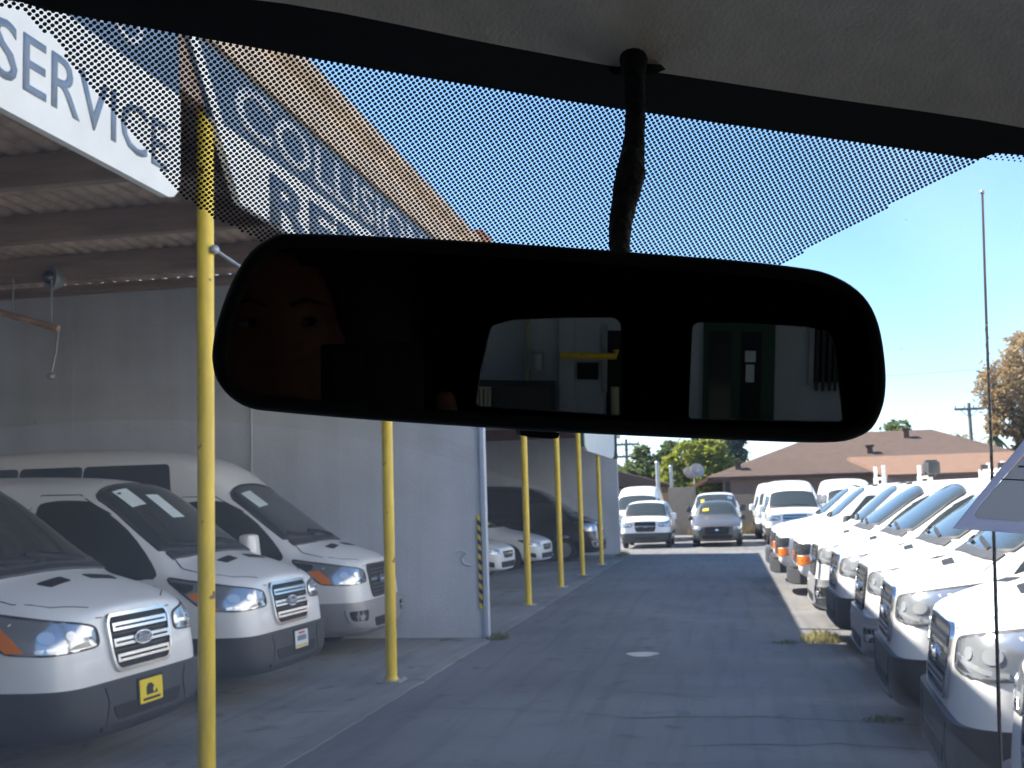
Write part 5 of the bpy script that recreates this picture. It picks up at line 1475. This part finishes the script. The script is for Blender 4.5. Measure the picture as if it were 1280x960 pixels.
rrect('door_pane', 927, 949, 414, 545, 'plastic_dark', .012, .05, dr)
rrect('notice', 931, 944, 438, 452, 'paper', .006, .064, dr)
rrect('notice', 932, 942, 455, 477, 'paper', .006, .064, dr)
w_ = rrect('window', 1016, 1047, 405, 478, 'plastic_dark', .03)
rrect('window_frame', 1012, 1016, 405, 480, 'galv', .05, 0, w_)
for px in (1020, 1028, 1036, 1043): rrect('window_bar', px, px+1.5, 405, 488, 'plastic', .02, .05, w_)
rrect('wall_picture', 722, 748, 453, 474, 'plastic_dark', .04)
rrect('wall_pilaster', 700, 718, 395, 545, 'stucco', .06)
rrect('doorway', 759, 790, 413, 540, 'plastic_dark', .02)
rrect('doorway_frame', 754, 759, 405, 490, 'galv', .05)
U = rrect('louvred_unit', 560, 694, 474, 560, 'plastic', .7, 0.02)
for k in range(5): rrect('louvre', 598+k*5.2, 601.5+k*5.2, 477, 545, 'beige', .05, .72, U)
rrect('unit_panel', 595, 626, 474, 477, 'beige', .06, .72, U)
rrect('unit_panel', 623, 626, 477, 545, 'beige', .06, .72, U)
def rtube(name, pxs, r, mat, off):
    bm = bmesh.new(); P = [Vector((rb(px, py)[0], off, rb(px, py)[1])) for px, py in pxs]
    tube(bm, P, r, 10); return obj(name, bm, mat, RB, 50)
rtube('downpipe', [(661, 380), (661, 474)], .035, 'beige', .10)
rtube('yellow_rail', [(703, 442), (771, 443), (771, 435)], .035, 'yellow', .25)
rtube('bollard', [(770, 480), (770, 560)], .045, 'beige', .3)
rtube('wall_meter', [(671, 440), (671, 460)], .09, 'galv', .12)
# ------------------------------------------------------------------ added pale building, unseen beyond the right row: bounces sun into the shade
NB = thing('bounce_building', 'pale stucco building added out of view at right to bounce sun into the carport', 'building', (8.6, 2, 0))
bm = bmesh.new(); box(bm, 0, 6, -24, 26, 0, 7.0); obj('wall', bm, 'pale_bounce_wall', NB)
bm = bmesh.new(); box(bm, -.12, .0, -24.1, 26.1, 6.7, 7.2); obj('parapet', bm, 'pale_bounce_wall', NB)
for yy in (-15, -5, 5, 15):
    bm = bmesh.new(); box(bm, -.06, .0, yy-1.6, yy+1.6, .0, 3.0); d_ = obj('roller_door', bm, 'galv', NB)
    for k in range(9):
        bm = bmesh.new(); box(bm, -.085, -.06, yy-1.55, yy+1.55, .15+k*.31, .40+k*.31); obj('door_slat', bm, 'galv', d_)
    bm = bmesh.new(); box(bm, -.05, .0, yy+2.6, yy+4.2, 1.2, 2.5); wn = obj('window', bm, 'glass_car', NB)
    bm = bmesh.new(); box(bm, -.07, .0, yy+2.5, yy+4.3, 1.1, 1.2); obj('sill', bm, 'stucco', wn)

# ------------------------------------------------------------------ the driver (seen dimly in the mirror) and the phone
DV = thing('person', 'person in the driver seat holding up a phone, dimly reflected in the mirror', 'person', (VO.x, VO.y, 0), VYAW)
nodes = {'pel': ((-.42, -.44, .98), .15), 'bel': ((-.42, -.46, 1.18), .135), 'che': ((-.415, -.46, 1.40), .15), 'nk0': ((-.405, -.455, 1.56), .065), 'nk1': ((-.385, -.44, 1.68), .055),
 'rs': ((-.235, -.45, 1.49), .065), 're': ((-.10, -.33, 1.30), .045), 'rw': ((-.105, -.12, 1.60), .03), 'rh': ((-.118, -.062, 1.70), .036),
 'ls': ((-.60, -.45, 1.49), .065), 'le': ((-.68, -.25, 1.27), .045), 'lw': ((-.52, .02, 1.22), .03), 'lh': ((-.46, .10, 1.23), .034),
 'rk': ((-.31, .06, .98), .085), 'rf': ((-.30, .28, .58), .05), 'rt': ((-.30, .42, .56), .04), 'rhip': ((-.34, -.38, .96), .10),
 'lk': ((-.53, .06, .98), .085), 'lf': ((-.54, .28, .58), .05), 'lt': ((-.54, .42, .56), .04), 'lhip': ((-.50, -.38, .96), .10)}
edges = [('pel', 'bel'), ('bel', 'che'), ('che', 'nk0'), ('nk0', 'nk1'), ('che', 'rs'), ('rs', 're'), ('re', 'rw'), ('rw', 'rh'), ('che', 'ls'), ('ls', 'le'), ('le', 'lw'), ('lw', 'lh'), ('pel', 'rhip'), ('rhip', 'rk'), ('rk', 'rf'), ('rf', 'rt'), ('pel', 'lhip'), ('lhip', 'lk'), ('lk', 'lf'), ('lf', 'lt')]
fing = [[(-.100, -.048, 1.745), (-.094, -.038, 1.785), (-.099, -.040, 1.812)], [(-.100, -.058, 1.73), (-.090, -.034, 1.752), (-.104, -.020, 1.768)], [(-.105, -.062, 1.715), (-.092, -.032, 1.722), (-.112, -.018, 1.734)], [(-.112, -.064, 1.70), (-.098, -.036, 1.695), (-.118, -.020, 1.706)], [(-.145, -.066, 1.715), (-.165, -.052, 1.735), (-.170, -.045, 1.762)],
        [(-.44, .13, 1.25), (-.42, .16, 1.23), (-.42, .15, 1.20)], [(-.45, .135, 1.24), (-.435, .165, 1.215), (-.44, .15, 1.19)], [(-.465, .135, 1.235), (-.46, .165, 1.21), (-.465, .15, 1.185)], [(-.48, .13, 1.23), (-.485, .155, 1.205), (-.49, .14, 1.185)], [(-.43, .10, 1.255), (-.40, .11, 1.26), (-.385, .125, 1.25)]]
for i, ch in enumerate(fing):
    prev = 'rh' if i < 5 else 'lh'
    for k, p in enumerate(ch):
        nm = 'f%d_%d' % (i, k); nodes[nm] = (p, (.0105, .0095, .008)[k]); edges.append((prev, nm)); prev = nm
names = list(nodes)
me = bpy.data.meshes.new('body'); me.from_pydata([nodes[k][0] for k in names], [(names.index(a), names.index(b)) for a, b in edges], [])
tmp = link('body', me); sk = tmp.modifiers.new('sk', 'SKIN'); sd = tmp.modifiers.new('sd', 'SUBSURF'); sd.levels = 2
for i, k in enumerate(names):
    v = me.skin_vertices[0].data[i]; v.radius = (nodes[k][1],)*2; v.use_root = (k == 'pel')
dg = bpy.context.evaluated_depsgraph_get(); ev = tmp.evaluated_get(dg); m2 = ev.to_mesh()
bm = bmesh.new(); bm.from_mesh(m2); ev.to_mesh_clear(); bpy.data.objects.remove(tmp)
# the head, sculpted from a sphere and set on the neck
hb = bmesh.new(); bmesh.ops.create_uvsphere(hb, u_segments=40, v_segments=30, radius=1)
def bump(v, c, s): return math.exp(-(v-Vector(c)).length_squared/(s*s))
for v in hb.verts:
    n = v.co.copy()
    jaw = 1-.20*max(0, -n.z)**1.5
    p = Vector((n.x*.077*jaw, n.y*.098*(1-.08*max(0, -n.z)), n.z*.122))
    q = p
    p = p+Vector((0, .026*bump(q, (0, .095, -.018), .017)+.012*bump(q, (0, .097, .008), .012), 0))
    p = p+Vector((0, -.012*(bump(q, (.031, .088, .018), .016)+bump(q, (-.031, .088, .018), .016)), 0))
    p = p+Vector((0, .007*(bump(q, (.03, .088, .042), .02)+bump(q, (-.03, .088, .042), .02)), 0))
    p = p+Vector((0, .009*bump(q, (0, .08, -.058), .018)-.005*bump(q, (0, .08, -.066), .007), 0))
    p = p+Vector((0, .014*bump(q, (0, .065, -.10), .026), 0))
    for s in (-1, 1): p = p+Vector((s*.016*bump(q, (s*.076, -.012, -.005), .017), 0, 0))
    v.co = p
HM = Matrix.Translation((-.366, -.40, 1.825)) @ Matrix.Rotation(R(-26), 4, 'Z') @ Matrix.Rotation(R(4), 4, 'X')
hb.transform(HM)
tm = bpy.data.meshes.new('t'); hb.to_mesh(tm); hb.free(); nf = len(bm.faces); bm.from_mesh(tm); bpy.data.meshes.remove(tm)
bm.faces.ensure_lookup_table()
for i, f in enumerate(bm.faces):
    c = f.calc_center_median()
    skin = i >= nf or c.z > 1.57 and abs(c.x+.39) < .09 or (c.y > -.22 and c.z > 1.40 and c.x > -.25) or (c.y > -.12 and c.z > 1.1)
    f.material_index = 0 if skin else 1
obj('body', bm, ['skin', 'shirt'], DV, 180)
bm = bmesh.new()
for s in (-1, 1): ball(bm, (s*.031, .083, .018), .0125, 1.05, .5, .42, seg=14)
bm.transform(HM); ob = obj('eyes', bm, 'eye', DV, 180)
bm = bmesh.new()
for s in (-1, 1): ball(bm, (s*.031+.003, .0872, .0185), .0052, 1, .6, 1, seg=12)
bm.transform(HM); obj('pupils', bm, 'hair', ob, 180)
bm = bmesh.new()
for s in (-1, 1): tube(bm, [(s*.012, .094, .036), (s*.03, .095, .042), (s*.05, .083, .037)], [.002, .0028, .0012], 6)
bm.transform(HM); obj('eyebrows', bm, 'brow', DV, 180)
bm = bmesh.new(); tube(bm, [(-.024, .083, -.064), (-.01, .092, -.0625), (0, .093, -.064), (.01, .092, -.0625), (.024, .083, -.064)], [.002, .0045, .0045, .0045, .002], 8)
bm.transform(HM); obj('lips', bm, 'lip', DV, 180)
bm = bmesh.new(); bmesh.ops.create_uvsphere(bm, u_segments=32, v_segments=20, radius=1)
bmesh.ops.delete(bm, geom=[v for v in bm.verts if v.co.z < .12+.62*max(0, v.co.y)-.5*max(0, -v.co.y)], context='VERTS')
for v in bm.verts: v.co = Vector((v.co.x*.083, v.co.y*.105-.003, v.co.z*.130+.002))*(1+.02*noise.noise(v.co*9))
bm.transform(HM); obj('hair', bm, 'hair', DV, 180)
PH = thing('phone', 'dark phone held upright in the driver hand, dimly reflected in the mirror', 'phone', (VO.x, VO.y, 0), VYAW)
bm = bmesh.new(); box(bm, -.040, .040, -.004, .004, -.115, .035, .0035)
PMx = Matrix.Translation((-.150, -.016, 1.815)) @ Matrix.Rotation(R(-20), 4, 'Z')
bm.transform(PMx); obj('phone_body', bm, 'phone', PH, 40)
bm = bmesh.new(); box(bm, -.034, -.006, .004, .006, .0, .030, .0015); bm.transform(PMx); obj('camera_island', bm, 'phone', PH, 40)
